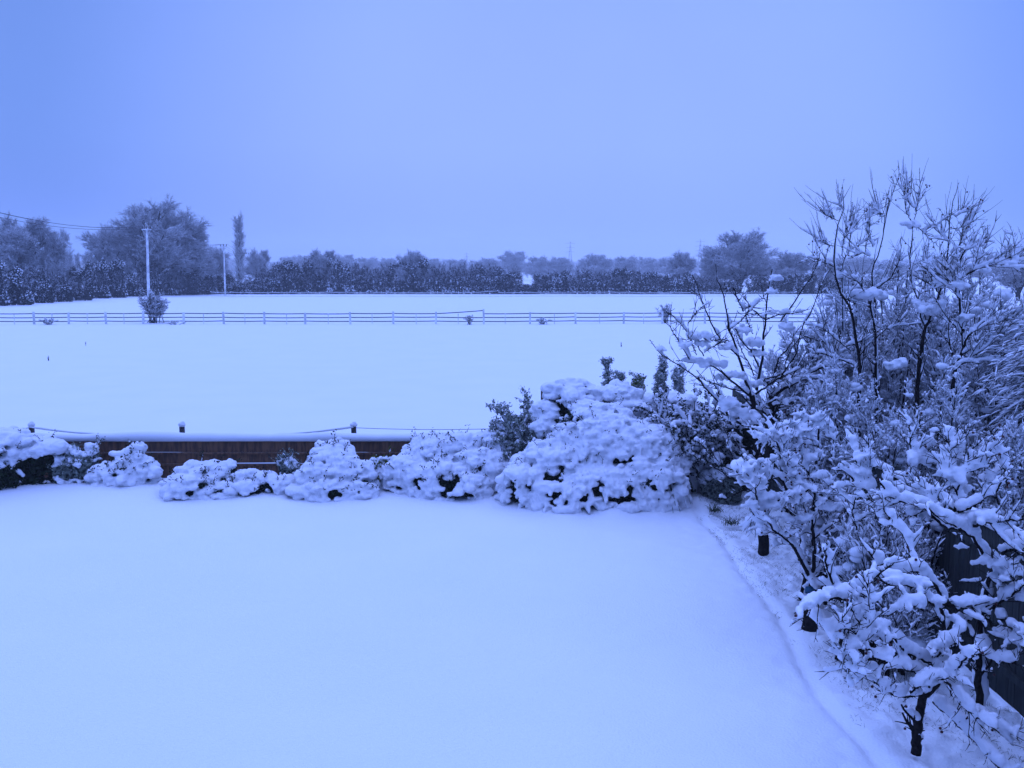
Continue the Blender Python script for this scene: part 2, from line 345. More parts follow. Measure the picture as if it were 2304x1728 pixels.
def far_bush(seed, leaves=6500, stems=22, snowq=1500, name='hedgerow_shrub', dens=1.0, twig=0):
    """6 m wide, 5.5 m high ragged evergreen and thorn clump with snow caught in it"""
    r = np.random.default_rng(seed); st, lf, sn = MB(), MB(), MB()
    cl = [(r.uniform(-2.4, 2.4), r.uniform(-1.2, 1.2), r.uniform(1.6, 4.3), r.uniform(.8, 1.5), r.uniform(.8, 1.3), r.uniform(.6, 1.3)) for _ in range(12)]
    cl += [(x, 0, 1.0, 1.0, .9, 1.0) for x in (-2.2, -.9, .5, 1.9)]
    cl += [(x, -.3, .45, .8, .8, .55) for x in (-2.6, -1.6, -.5, .6, 1.7, 2.6)]
    for i in range(stems):
        x, y = r.uniform(-2.8, 2.8), r.uniform(-1.0, 1.0)
        p = smooth_path([(x, y, 0), (x+r.uniform(-.3, .3), y, 1.5), (x+r.uniform(-1, 1), y+r.uniform(-.5, .5), r.uniform(2.6, 4.6))], 6)
        st.tubes(p, np.linspace(.09, .035, 6), k=4)
        a, ra = grow(p[None], np.linspace(.09, .03, 6)[None], 16, (.7, 2.0), (.4, 1.1), .08, .12, 5, .6, r, .25, 1, .03)
        st.tubes(a, ra, k=3)
        g, rg = grow(a, ra, 6+twig, (.4, 1.0), (.4, 1.1), .04, .12, 3, .7, r, .2, 1, .022); st.tubes(g, rg, k=3)
        m = r.random(len(g)) < .28; sn.tubes(g[m]+np.array((0, 0, .04)), rg[m]*1.3, k=3)
    for (x, y, z, a, b_, c) in cl:
        n = int(leaves/len(cl)*dens); u = r.normal(size=(n, 3)); u /= np.linalg.norm(u, axis=1, keepdims=True); q = r.uniform(.45, 1.05, (n, 1))
        C = np.array((x, y, z))+u*q*np.array((a, b_, c)); C[:, 2] = np.abs(C[:, 2])+.05
        A = r.normal(size=(n, 3)); A /= np.linalg.norm(A, axis=1, keepdims=True); B_ = np.cross(A, u); s_ = r.uniform(.07, .17, (n, 1)); lf.quads(C, A*s_, B_*s_)
        n = int(snowq*.55/len(cl)); u = r.normal(size=(n, 3)); u[:, 2] = np.abs(u[:, 2])*.9-.25; u /= np.linalg.norm(u, axis=1, keepdims=True)
        C = np.array((x, y, z))+u*np.array((a, b_, c))*r.uniform(.85, 1.1, (n, 1)); k = C[:, 2] > .2
        rr = r.uniform(.05, .16, (n, 1))*np.array((1.2, 1.2, .6)); keep = k & (vnoise(C[:, 0]*1.6+seed, C[:, 2]*1.6+C[:, 1], seed) > -.1)
        sn.blobs(C[keep], rr[keep], r, 1)
    o = empty(name, (0, 0, 0), 'x', 'shrub')
    st.build('stems', M_FDARK, o); lf.build('foliage', M_FHEDGE, o, False); sn.build('snow', M_SNOW, o)
    return o
T_R1 = far_tree('round', 11, twigs=9); T_R2 = far_tree('round', 23, twigs=9); T_W = far_tree('wide', 35, twigs=9); T_U = far_tree('upright', 47, twigs=8)
T_P = far_tree('poplar', 5, name='poplar_tree', frost=.6)
B1 = far_bush(101); B2 = far_bush(102, leaves=6500, snowq=1100); B3 = far_bush(103, leaves=3200, snowq=1400, twig=5, stems=30); B4 = far_bush(104, leaves=7500, snowq=2600)
protos = [T_R1, T_R2, T_W, T_U, T_P, B1, B2, B3, B4]
rf_ = random.Random(4)
def place_tree(p, vx, vtop, vw, y, label, group=None, vy0=None, cat='tree'):
    """vx, vtop, vw in the 2212-wide view of the photo"""
    top = PR('V', vx, vtop, y); x = float(top[0]); h = float(top[2]); w = vw*1.04159/FPX*y
    sz = h/p['_h']; sw = w/p['_w']
    return copy_tree(p, (x, y, -.03), rf_.uniform(-.5, .5) if p is not T_P else 0, (sw, (sw+sz)/2, sz), label, group)
def place_bush(p, vx, vtop, vw, y, label, group=None):
    top = PR('V', vx, vtop, y); w = vw*1.04159/FPX*y
    return copy_tree(p, (float(top[0]), y, -.03), rf_.choice((0, math.pi))+rf_.uniform(-.25, .25), (w/6.0, w/6.0*.9, float(top[2])/5.1), label, group)
# named trees
place_tree(T_W, 318, 436, 225, 186, 'broad bare frosted tree, the tallest behind the pale pole on the left')
place_tree(T_U, 405, 482, 95, 192, 'narrow side tree leaning out right of the broad bare frosted tree')
place_tree(T_R1, 232, 490, 95, 180, 'frosted bare tree filling the left flank of the broadest tree')
place_tree(T_P, 513, 462, 30, 262, 'slim columnar poplar standing up beyond the far hedge')
place_tree(T_R2, 40, 470, 175, 150, 'big frosted bare tree at the left edge of the photo')
place_tree(T_U, 118, 500, 60, 152, 'shorter frosted tree touching the right side of the left edge tree')
place_tree(T_W, 1598, 500, 150, 205, 'large domed bare tree with many limbs in the right half of the far hedge')
place_tree(T_R1, 1545, 535, 70, 207, 'low bare tree leaning on the left of the large domed tree')
place_tree(T_R2, 1475, 545, 66, 240, 'small round bare tree with a sky gap before the large domed tree')
place_tree(T_R2, 1712, 546, 110, 225, 'low rounded bare tree right of the large domed tree')
place_tree(T_W, 2205, 522, 110, 150, 'hazy rounded tree cut by the right edge of the photo')
place_tree(T_R1, 1800, 560, 100, 230, 'bare tree glimpsed through twigs behind the tall snowy thicket')
place_tree(T_R2, 558, 540, 62, 240, 'small round frosted tree beside the slim columnar poplar')
place_tree(T_R1, 460, 535, 80, 215, 'grey bare tree behind the second pale pole')
place_tree(T_R2, 695, 541, 85, 203, 'snow topped tree, highest of the dark hedge right of the poplar')
place_tree(T_R1, 893, 543, 70, 200, 'dark bushy tree standing above the middle of the far hedge')
for i, (vx, vt, vw) in enumerate(((165, 548, 26), (190, 552, 22))):
    place_tree(T_P, vx, vt-2, vw-8, 300, ('left' if i == 0 else 'right')+' one of two small dark conical trees in the haze', 'conical trees in the left haze')
# hedgerow line
def hedge_y(vx):      # distance of the hedge foot across the picture
    pts = [(-60, 122), (0, 128), (100, 140), (220, 165), (330, 184), (480, 195), (650, 200), (1200, 199), (1700, 198), (2300, 198)]
    return float(np.interp(vx, [a for a, _ in pts], [c for _, c in pts]))
tops = [(-30, 560), (30, 575), (80, 570), (120, 585), (165, 575), (205, 565), (240, 560), (280, 585), (322, 575), (365, 580), (400, 580), (440, 590), (478, 592), (510, 604), (545, 600), (578, 576), (610, 562), (645, 566), (690, 552), (735, 560), (780, 568),
        (822, 574), (862, 562), (900, 556), (945, 568), (990, 570), (1030, 566), (1070, 572), (1100, 586), (1138, 612), (1178, 590), (1215, 582), (1260, 578), (1305, 583), (1350, 578), (1395, 585), (1440, 592), (1480, 586), (1520, 592), (1570, 602), (1640, 592), (1690, 594), (1740, 590), (1790, 594), (1840, 590), (1900, 592)]
BB = [B1, B2, B3, B4]; cnt = [0, 0, 0]
ORD = 'first second third fourth fifth sixth seventh eighth ninth tenth eleventh twelfth thirteenth fourteenth fifteenth sixteenth seventeenth eighteenth nineteenth twentieth twenty-first twenty-second twenty-third'.split()
special = {13: 'low dark hedge shrub at the foot of the slim poplar', 18: 'snow capped hedge shrub, tallest of the hedge between poplar and field gap', 23: 'dark dense hedge shrub under the bushy tree mid hedge', 28: 'last hedge shrub left of the white gap in the far hedge', 29: 'lowest hedge shrub, standing in the white gap in the far hedge', 30: 'first hedge shrub right of the white gap in the far hedge', 38: 'dark square hedge shrub left of the large domed tree', 0: 'dark hedge shrub cut by the left edge of the photo'}
for i, (vx, vt) in enumerate(tops):
    y = hedge_y(vx); w = 54 if y > 180 else 54*190/y*.9
    p = BB[(i*7+i//3) % 4]
    if 24 <= i <= 27: p = B3
    grp = 'hedgerow shrubs along the far side of the field'
    z_ = 0 if vx < 500 else 1 if vx < 1110 else 2; cnt[z_] += 1; nw = ORD[cnt[z_]-1]
    lb = special.get(i) or (nw+' dark hedgerow shrub from the left edge, under the left hand trees', nw+' snow flecked hedgerow shrub right of the poplar', nw+' low snow flecked hedgerow shrub right of the white gap')[z_]
    place_bush(p, vx, vt, w, y+rf_.uniform(-1.5, 2.5), lb, grp)
# trees just behind the hedge
for i, (vx, vt, w) in enumerate(((75, 545, 70), (300, 570, 60), (620, 556, 60), (660, 554, 50), (740, 552, 60), (790, 558, 60), (840, 560, 50), (930, 560, 50), (985, 562, 55), (1055, 560, 60), (1110, 545, 62), (1160, 556, 50), (1210, 558, 60), (1290, 552, 70), (1350, 556, 60), (1400, 558, 50), (1440, 560, 50), (1650, 566, 60), (1860, 556, 80), (1930, 566, 80), (2050, 560, 90), (2120, 570, 80))):
    place_tree([T_R1, T_R2, T_W][i % 3], vx, vt-2, w*1.25, rf_.uniform(420, 620), ORD[i]+' hazy bare treetop from the left behind the far hedge', 'hazy treetops behind the far hedge')
# distant wood: many far copies, reads as one mass
for i in range(46):
    vx = -30+i*48+rf_.uniform(-12, 12)
    place_tree([T_R1, T_R2, T_W][i % 3], vx, 563+rf_.uniform(-8, 6), 74, rf_.uniform(1050, 1380), 'faint blue tree in the distant treeline on the horizon', 'faint trees of the distant treeline')
# remove the masters
for p in protos:
    for c in list(p.children): bpy.data.objects.remove(c)
    bpy.data.objects.remove(p)

# pylons
def pylon(vx, vt, y, label):
    top = PR('V', vx, vt, y); h = float(top[2]); x = float(top[0]); o = empty('pylon', (x, y, 0), label, 'pylon', 'faint pylons on the horizon')
    b = MB()
    for sx_ in (-1, 1):
        for sy_ in (-1, 1): b.tubes(np.array([(x+sx_*h*.09, y+sy_*h*.09, 0), (x+sx_*h*.03, y+sy_*h*.03, h*.6), (x, y, h)]), [.16, .12, .08], k=4)
    for k in range(8):
        z0, z1 = h*k/9, h*(k+1)/9; w0, w1 = h*(.09-.085*k/9), h*(.09-.085*(k+1)/9)
        b.tubes(np.array([(x-w0, y, z0), (x+w1, y, z1)]), [.06, .06], k=3); b.tubes(np.array([(x+w0, y, z0), (x-w1, y, z1)]), [.06, .06], k=3)
    b.build('lattice', M_FDARK, o)
    for zf in (.68, .8, .92):
        a = MB(); a.tubes(np.array([(x-h*.13, y, h*zf), (x, y, h*(zf+.02)), (x+h*.13, y, h*zf)]), [.07, .15, .07], k=4); a.build('cross_arm', M_FDARK, o)
pylon(1232, 520, 1000, 'faint pylon above the middle of the treeline'); pylon(1513, 516, 1000, 'faint pylon left of the large domed tree'); pylon(1008, 545, 1200, 'smallest faint pylon, left of the other two')

# telegraph poles
def pole(vx, vt, y, rad, label, lean=0):
    top = PR('V', vx, vt, y); x, h = float(top[0]), float(top[2]); o = empty('utility_pole', (x, y, 0), label, 'pole', 'utility poles crossing the field')
    b = MB(); b.tubes(smooth_path([(x-lean, y, -.2), (x-lean*.4, y, h*.5), (x, y, h)], 8), np.linspace(rad, rad*.7, 8), k=10); b.build('pole_shaft', M_SNOW_POLE, o)
    c = MB(); c.box((x, y-.12, h-.35), (1.25, .12, .14)); c.tubes(np.array([(x-.55, y-.1, h-.45), (x, y-.1, h-1.2)]), [.03, .03], k=4); c.tubes(np.array([(x+.55, y-.1, h-.45), (x, y-.1, h-1.2)]), [.03, .03], k=4); c.build('cross_arm', M_SNOW_POLE, o)
    for k in (-.55, 0, .55):
        i_ = MB(); i_.tubes(np.array([(x+k, y-.12, h-.28), (x+k, y-.12, h-.1), (x+k, y-.12, h+.05)]), [.05, .09, .03], k=8); i_.build('insulator', M_RAIL, o)
    return np.array((x, y-.12, h+.05))
M_SNOW_POLE = mat('snow_plastered_wood', (.5, .52, .56), .9, c2=(.8, .83, .87), scale=1.5)
pa = pole(317, 490, 132, .2, 'tallest pale snow plastered pole, in front of the broad tree', .15)
pb = pole(483, 528, 184, .17, 'second pale pole, between broad tree and poplar')
pc = pole(537, 546, 250, .15, 'farthest thin pole just right of the poplar')
pz = PR('V', -260, 372, 84)
ws = empty('power_line', tuple(pa), 'thin sagging wires running out of the top left to the pale poles', 'wires')
for k, dzz in ((-.75, 0), (0, -.25), (.75, -1.3)):
    for q0, q1, sag, rr in ((pz+np.array((0, 0, dzz*.9)), pa, 1.6, .022), (pa, pb, 1.0, .02), (pb, pc, .8, .02)):
        t = np.linspace(0, 1, 24)[:, None]; L_ = q0+(q1-q0)*t; L_ = L_+np.array((k, 0, 0)); L_[:, 2] -= sag*4*(t*(1-t))[:, 0]
        w_ = MB(); w_.tubes(L_, np.full(24, rr), k=4); w_.build('wire', M_WIRE, ws)

# =================================================================== RAIL FENCE in the field (83 m away)
RY = 83.0
posts = [75-265, 75-180, 75-90, 75, 150, 230, 311, 398, 484, 572, 660, 757, 850, 942, 1045, 1145, 1243, 1347, 1430, 1522, 1612, 1700, 1790, 1880, 1970, 2060, 2150, 2240, 2330]
rr_ = random.Random(9)
rf = empty('rail_fence', (0, RY, 0), 'long three rail snow lined fence crossing the field', 'fence')
px_ = [float(PR('V', v, 690, RY)[0]) for v in posts]
hts = [1.02+rr_.uniform(-.05, .05) for _ in posts]; hts[14] = 1.28
gz = lambda x: GH(x, RY)
for x, h in zip(px_, hts):
    g = gz(x); p = MB(); p.box((x, RY-.14, g+h/2-.1), (.15, .12, h+.2), tilt=rr_.uniform(-.03, .03)); po = p.build('post', M_SNOW_POLE, rf, False)
    s_ = MB(); s_.blobs(np.array([(x, RY-.14, g+h+.03)]), np.array([(.1, .1, .07)]), rngG, 2); s_.build('snow_cap', M_SNOW, po)
    po.children[0].parent = po
for i in range(len(px_)-1):
    x0, x1 = px_[i], px_[i+1]; xm = (x0+x1)/2+rr_.uniform(-.15, .15)
    g = gz(xm); d_ = MB(); d_.box((xm, RY-.05, g+.40), (.05, .04, .95)); d_.build('dropper', M_SNOW_POLE, rf, False)
    for k, hz_ in enumerate((.24, .56, .88)):
        z0 = gz(x0)+hz_+rr_.uniform(-.02, .02); z1 = gz(x1)+hz_+rr_.uniform(-.02, .02)
        if i == 13 and k == 2: z1 += .27; z0 -= .03
        n = 10; t = np.linspace(0, 1, n); L_ = np.stack([x0+(x1-x0)*t, np.full(n, RY-.03), z0+(z1-z0)*t-.02*np.sin(t*math.pi)], 1)
        b = MB(); b.tubes(L_, np.full(n, .022), np.full(n, .036), k=4); ro = b.build('rail', M_RAIL, rf, False)
        s_ = MB(); hgt = np.abs(rngG.normal(.055, .012, n)); L2 = L_.copy(); L2[:, 2] += .045+hgt*.6; s_.tubes(L2, .032+hgt*.25, hgt*.75, k=6); s_.build('snow', M_SNOW, ro)

# =================================================================== snowy mound shrubs
def leafy(mb, C, u, rng, s0, s1):
    n = len(C); A = rng.normal(size=(n, 3)); A /= np.linalg.norm(A, axis=1, keepdims=True); B_ = np.cross(A, rng.normal(size=(n, 3))); B_ /= np.linalg.norm(B_, axis=1, keepdims=True)+1e-9
    s_ = rng.uniform(s0, s1, (n, 1)); mb.quads(C, A*s_, B_*s_*.5)
def ell(vx, vy, y, rx, rz, ry=None, base=False):
    c = PR('V', vx, vy, y); k = 1.04159/FPX*y
    return (*c, rx*k, (ry if ry else (rx+rz)/2)*k, rz*k)
def shrub(name, label, cat, G, seed, nball=260, br=(.05, .15), holes=(), leafn=3000, leafm=None, vox=.028, group=None, low=.35, stems=12, sprigs=0, lean=.5, nstem=None, low_cut=-.35, drape=0, inner=True, skirt=.75, gaps=0):
    """G: guide ellipsoids (x,y,z,rx,ry,rz). Snow balls cover their upper side; foliage fills them."""
    r = np.random.default_rng(seed); G = np.array(G, float)
    c0 = G[:, :3].mean(0); o = empty(name, (float(c0[0]), float(c0[1]), GH(c0[0], c0[1])), label, cat, group)
    sn, lf, st = MB(), MB(), MB()
    area = (G[:, 3]*G[:, 5]); area = area/area.sum()
    HO = [(PR('V', a, b_, y_), rad) for (a, b_, y_, rad) in holes]
    GP = []
    for q in range(gaps):     # dark slots between the snow pads, running down the slope
        g = G[r.choice(len(G), p=area)]; th = r.uniform(-2.7, -.45); zc_ = r.uniform(-.55, .35); k_ = math.sqrt(1-zc_**2)
        c_ = g[:3]+np.array((math.cos(th)*k_, math.sin(th)*k_, zc_))*g[3:]; a_ = r.uniform(.3, 1.2)*r.choice((-1, 1, 1)); GP.append((c_, np.array((math.cos(a_), 0, math.sin(a_))), r.uniform(.05, .10), r.uniform(.10, .22)))
    def in_gap(C):
        m_ = np.zeros(len(C), bool)
        for c_, ax, r0, r1 in GP:
            dd = (C-c_)*np.array((1, .5, 1)); al = dd@ax; pe = np.sqrt(np.maximum((dd**2).sum(1)-al**2, 0)); m_ |= (al/r1)**2+(pe/r0)**2 < r.uniform(.5, 1.3, len(C))
        return m_
    for gi, g in enumerate(G):
        n = int(nball*area[gi]*4.6); u = r.normal(size=(n, 3)); u[:, 2] += .35; u /= np.linalg.norm(u, axis=1, keepdims=True)
        u = u[u[:, 2] > low_cut]; 
        C = g[:3]+u*g[3:]*(1+r.normal(size=(len(u), 1))*.045)
        pr = np.clip(.25+u[:, 2]*1.3+low, 0, 1); k = r.random(len(C)) < pr
        lump = (vnoise(C[:, 0]*2.6+seed, C[:, 2]*2.6+C[:, 1]*1.7, seed)+.5*vnoise(C[:, 0]*7+seed, C[:, 2]*7+C[:, 1]*5, seed+9)) > -.36
        k &= lump | (u[:, 2] > .75)
        for q, h in enumerate(G):
            if q != gi:
                dd = ((C-h[:3])/h[3:]); k &= (dd**2).sum(1) > .78
        for hc, rad in HO: k &= np.linalg.norm((C-hc)*np.array((1, .35, 1)), axis=1) > rad*r.uniform(.35, 1.1, len(C))
        C = C[k & ~in_gap(C)]
        if skirt:
            m = int(nball*area[gi]*2.4); th = r.uniform(0, 6.283, m); f = r.uniform(0, 1, m)
            K = np.stack([g[0]+np.cos(th)*g[3]*(1.0+.12*(1-f)), g[1]+np.sin(th)*g[4]*(1.0+.12*(1-f)), g[2]*f*.9], 1); k = (r.random(m) < skirt) & (vnoise(K[:, 0]*2.2+seed, K[:, 2]*2.2, seed+3) > -.22)
            for q, h in enumerate(G):
                if q != gi: k &= (((K-h[:3])/h[3:])[:, :2]**2).sum(1) > .8
            for hc, rad in HO: k &= np.linalg.norm((K-hc)*np.array((1, .35, 1)), axis=1) > rad*r.uniform(.45, 1.1, m)
            C = np.vstack([C, K[k & ~in_gap(K)]])
        rad = r.uniform(br[0], br[1], len(C))*r.uniform(.45, .85, len(C))
        pf = (r.random(len(C)) < .12)&(C[:, 2] > .12); rad = np.where(pf, rad*1.4, rad*.85); C = C+((C-g[:3])/np.linalg.norm(C-g[:3], axis=1, keepdims=True))*np.where(pf, .025, -.02)[:, None]
        C[:, 2] -= rad*.3
        R3 = rad[:, None]*np.stack([r.uniform(.8, 1.8, len(C)), r.uniform(.8, 1.5, len(C)), r.uniform(.5, .95, len(C))], 1)
        sn.blobs(C, R3, r, 2, .15)
        if drape:   # little fingers of snow hanging down the slope
            m = r.random(len(C)) < drape; D = C[m]; uu = (D-g[:3])/g[3:]; out_ = uu*np.array((1, 1, 0)); out_ /= np.linalg.norm(out_, axis=1, keepdims=True)+1e-9
            ts = np.linspace(0, 1, 5)[None, :, None]; ln = r.uniform(.08, .2, (len(D), 1, 1)); Ld = D[:, None]+out_[:, None]*ts*ln*.75-np.array((0, 0, 1))*(ts**1.5)*ln*.75
            sn.tubes(Ld, np.linspace(.06, .03, 5)[None]*np.ones((len(D), 1)), k=6)
        # foliage
        n = int(leafn*area[gi]); u = r.normal(size=(n, 3)); u /= np.linalg.norm(u, axis=1, keepdims=True)
        C = g[:3]+u*g[3:]*r.uniform(.62, .99, (n, 1)); C = C[C[:, 2] > .03]
        leafy(lf, C, u, r, .025, .06)
        m = n//7; u = r.normal(size=(m, 3)); u /= np.linalg.norm(u, axis=1, keepdims=True); C = g[:3]+u*g[3:]*r.uniform(1.0, 1.09, (m, 1)); C = C[(C[:, 2] > .03) & (vnoise(C[:, 0]*4, C[:, 2]*4, seed+5) > .08)]; leafy(lf, C, None, r, .018, .04)
        m = n//2; th = r.uniform(0, 6.283, m); q = r.uniform(.55, .97, m); C = np.stack([g[0]+np.cos(th)*g[3]*q, g[1]+np.sin(th)*g[4]*q, r.uniform(0, 1, m)*max(g[2], .1)+GH(g[0], g[1])], 1); leafy(lf, C, None, r, .03, .065)
    base = G[:, :2].mean(0); gzz = GH(base[0], base[1])
    for i in range(stems):
        g = G[r.integers(len(G))]; u = r.normal(size=3); u[2] = abs(u[2])*.8; u /= np.linalg.norm(u)
        e_ = g[:3]+u*g[3:]*r.uniform(.8, .98); b0 = np.array((g[0]*.8+base[0]*.2+r.uniform(-.1, .1), g[1]*.8+base[1]*.2, gzz-.05))
        p = smooth_path([b0, (b0+e_)/2+np.array((0, 0, .15)), e_], 8); st.tubes(p, np.linspace(.018, .006, 8), k=5)
    if sprigs:    # twigs poking out through the snow
        for g in G:
            n = max(1, int(sprigs*(g[3]*g[5])/(G[:, 3]*G[:, 5]).sum())); u = r.normal(size=(n, 3)); u[:, 2] = np.abs(u[:, 2])+.1; u /= np.linalg.norm(u, axis=1, keepdims=True)
            A = g[:3]+u*g[3:]*.8; Bp = g[:3]+u*g[3:]*1.0+u*r.uniform(.04, .2, (n, 1))+np.array((0, 0, .04)); t = np.linspace(0, 1, 4)[None, :, None]
            Q = A[:, None]*(1-t)+Bp[:, None]*t+r.normal(size=(n, 4, 3))*.012; RR = np.linspace(.007, .004, 4)[None]*np.ones((n, 1)); st.tubes(Q, RR, k=4)
            C = (Q[:, 2:]+r.normal(size=(n, 2, 3))*.02).reshape(-1, 3); C = np.repeat(C, 4, 0)+r.normal(size=(len(C)*4, 3))*.025; leafy(lf, C, None, r, .015, .035)
            snow_on(sn2 if False else sn, Q, RR, .045, r, k=6, cover=.7)
    so_ = sn.build('snow', M_SNOW, o); remesh(so_, vox*.68, 2, .040, 13)
    lf.build('foliage', leafm or M_LEAF, o, False); st.build('stems', M_BARK, o)
    return o
Yb = 19.3
shrub('evergreen_shrub', 'dark footed evergreen shrub under thick snow at the left edge', 'shrub',
      [ell(20, 985, Yb, 75, 55, 40), ell(85, 985, Yb, 38, 40, 30), ell(-60, 985, Yb-.4, 70, 60, 45), ell(-5, 1020, Yb-.4, 45, 30, 30)], 1, nball=330, br=(.07, .17), leafn=9000, low=-.15,
      holes=((25, 1028, Yb-.4, .30), (-5, 1035, Yb-.7, .3), (60, 1010, Yb-.4, .18)), drape=.08, sprigs=30, skirt=0)
shrub('twiggy_shrub', 'upright grey leaved shrub with snowy tips before the left end of the board fence', 'shrub',
      [ell(135, 1020, Yb, 20, 38, 18), ell(155, 985, Yb+.1, 15, 24, 14), ell(178, 1005, Yb, 20, 30, 18), ell(200, 980, Yb+.2, 12, 22, 12)], 2, nball=120, br=(.03, .08), leafn=5000, leafm=M_CON, low=-.1, sprigs=50, holes=((140, 1020, Yb-.3, .12),))
shrub('small_conical_shrub', 'small pointed snow heaped shrub just right of the grey leaved shrub', 'shrub',
      [ell(255, 1030, Yb-.1, 55, 30, 30), ell(285, 1005, Yb, 28, 32, 22), ell(292, 975, Yb+.1, 12, 16, 12), ell(305, 1020, Yb, 34, 30, 24)], 3, nball=240, br=(.05, .13), leafn=3500, low=.35, sprigs=40, holes=((232, 1048, Yb-.5, .13), (312, 1040, Yb-.5, .1)))
shrub('low_shrub', 'low flat snow heaped shrub with a dark gap at its front left', 'shrub',
      [ell(415, 1050, Yb-.7, 50, 28, 30), ell(440, 1030, Yb-.4, 55, 30, 30), ell(490, 1022, Yb-.3, 22, 24, 18), ell(395, 1058, Yb-.9, 28, 18, 20), ell(465, 1065, Yb-.8, 45, 18, 22)], 4, nball=330, br=(.06, .14), leafn=4500, low=.3, sprigs=40, gaps=10,
      holes=((400, 1062, Yb-1.3, .18), (440, 1035, Yb-.9, .09), (432, 1078, Yb-1.3, .12)))
shrub('ground_shrub', 'low spreading snow buried shrub in front of the middle of the board fence', 'shrub',
      [ell(540, 1045, Yb-.4, 50, 26, 26), ell(590, 1050, Yb-.5, 40, 22, 24), ell(520, 1062, Yb-.7, 45, 18, 22), ell(625, 1052, Yb-.5, 30, 18, 20)], 5, nball=300, br=(.05, .12), leafn=2500, low=.6, sprigs=34, gaps=8)
shrub('sprig_shrub', 'tiny tiered sprig of an evergreen poking up before the brown boards', 'shrub',
      [ell(622, 1012, Yb-.2, 16, 20, 12), ell(610, 996, Yb-.2, 8, 8, 7), ell(640, 1024, Yb-.2, 14, 12, 10)], 6, nball=60, br=(.025, .06), leafn=1600, leafm=M_CON, low=0, sprigs=26)
shrub('domed_shrub', 'domed snow covered shrub hiding the right end of the brown boards', 'shrub',
      [ell(720, 1010, Yb-.2, 52, 42, 36), ell(690, 1035, Yb-.5, 45, 36, 34), ell(755, 1035, Yb-.4, 46, 40, 34), ell(722, 968, Yb+.1, 26, 18, 18), ell(700, 1060, Yb-.8, 58, 22, 30), ell(770, 1060, Yb-.7, 40, 24, 26)], 7, nball=600, br=(.055, .13), leafn=6500, low=.35, sprigs=60, gaps=12,
      holes=((740, 1062, Yb-1.3, .2), (765, 1072, Yb-1.3, .15), (715, 1066, Yb-1.3, .1)), leafm=M_LEAF)
shrub('yellow_shrub', 'small yellow green leaved shrub between the domed and the wide snowy shrubs', 'shrub',
      [ell(812, 1012, Yb-.1, 22, 20, 16), ell(838, 1003, Yb-.1, 18, 14, 12), ell(800, 1040, Yb-.3, 22, 24, 18)], 8, nball=100, br=(.035, .08), leafn=3800, leafm=M_YLEAF, low=0, sprigs=24)
shrub('wide_shrub', 'wide billowing snow covered shrub reaching from the board fence to the big mound', 'shrub',
      [ell(930, 995, Yb, 62, 45, 38), ell(1000, 985, Yb+.1, 58, 45, 38), ell(880, 1020, Yb-.3, 46, 30, 30), ell(950, 1030, Yb-.5, 70, 32, 38), ell(1035, 1015, Yb-.3, 50, 46, 34), ell(990, 1045, Yb-.7, 60, 22, 30), ell(1065, 985, Yb+.1, 32, 50, 28)], 9, nball=1050, br=(.05, .13), leafn=7500, low=.4, sprigs=110, gaps=24,
      holes=((945, 1022, Yb-.9, .1), (1040, 1040, Yb-1, .13), (1012, 1048, Yb-1.2, .1), (985, 1050, Yb-1.2, .09), (930, 975, Yb-.5, .06)), drape=.06)
# the big mound
shrub('big_snow_mound_shrub', 'biggest rounded shrub, bowed under thick snow with a black hollow at its foot', 'shrub',
      [ell(1300, 985, 18.6, 120, 90, 78), ell(1215, 1010, 18.4, 95, 62, 68), ell(1385, 1000, 18.4, 85, 84, 66), ell(1160, 1035, 18.1, 70, 38, 50), ell(1290, 920, 18.9, 80, 52, 52), ell(1310, 1045, 17.9, 110, 42, 56), ell(1410, 1040, 17.9, 65, 46, 46), ell(1235, 1060, 17.7, 80, 24, 42)],
      10, nball=2700, br=(.04, .13), leafn=16000, low=.42, sprigs=150, drape=.2, gaps=60, stems=24, skirt=.8,
      holes=((1206, 868, 18.9, .26), (1222, 889, 18.8, .28), (1238, 908, 18.7, .28), (1273, 842, 18.9, .2), (1310, 868, 18.9, .22), (1330, 1076, 17.0, .26), (1380, 1082, 17.0, .30), (1420, 1082, 17.1, .24), (1290, 1090, 16.9, .16), (1355, 1050, 17.0, .12), (1265, 1018, 17.4, .09), (1282, 1012, 17.4, .08), (1212, 1040, 17.2, .09), (1190, 1062, 17.0, .1), (1165, 1070, 17.0, .07), (1328, 1005, 17.4, .07), (1232, 975, 17.6, .12), (1450, 1055, 17.4, .16)))
shrub('crested_shrub', 'smooth rounded snow cushions topping a shrub behind the biggest mound', 'shrub',
      [ell(1235, 865, 19.6, 50, 42, 36), ell(1200, 905, 19.4, 36, 34, 28), ell(1330, 870, 19.6, 40, 38, 32), ell(1180, 935, 19.3, 24, 42, 22), ell(1345, 895, 19.5, 40, 34, 30), ell(1275, 880, 19.7, 50, 40, 34), ell(1395, 888, 19.9, 42, 34, 30), ell(1452, 886, 20.0, 44, 30, 30), ell(1500, 905, 20.0, 34, 30, 26)], 11, nball=560, br=(.10, .2), leafn=9000, low=.1, low_cut=-.2, skirt=.3,
      holes=((1206, 868, 19.2, .26), (1222, 889, 19.2, .28), (1273, 842, 19.3, .24), (1312, 868, 19.2, .28), (1240, 915, 19.0, .3), (1222, 890, 19.0, .12), (1288, 862, 19.2, .12), (1322, 888, 19.1, .12), (1265, 925, 19.0, .1), (1205, 925, 18.9, .08)), sprigs=20)
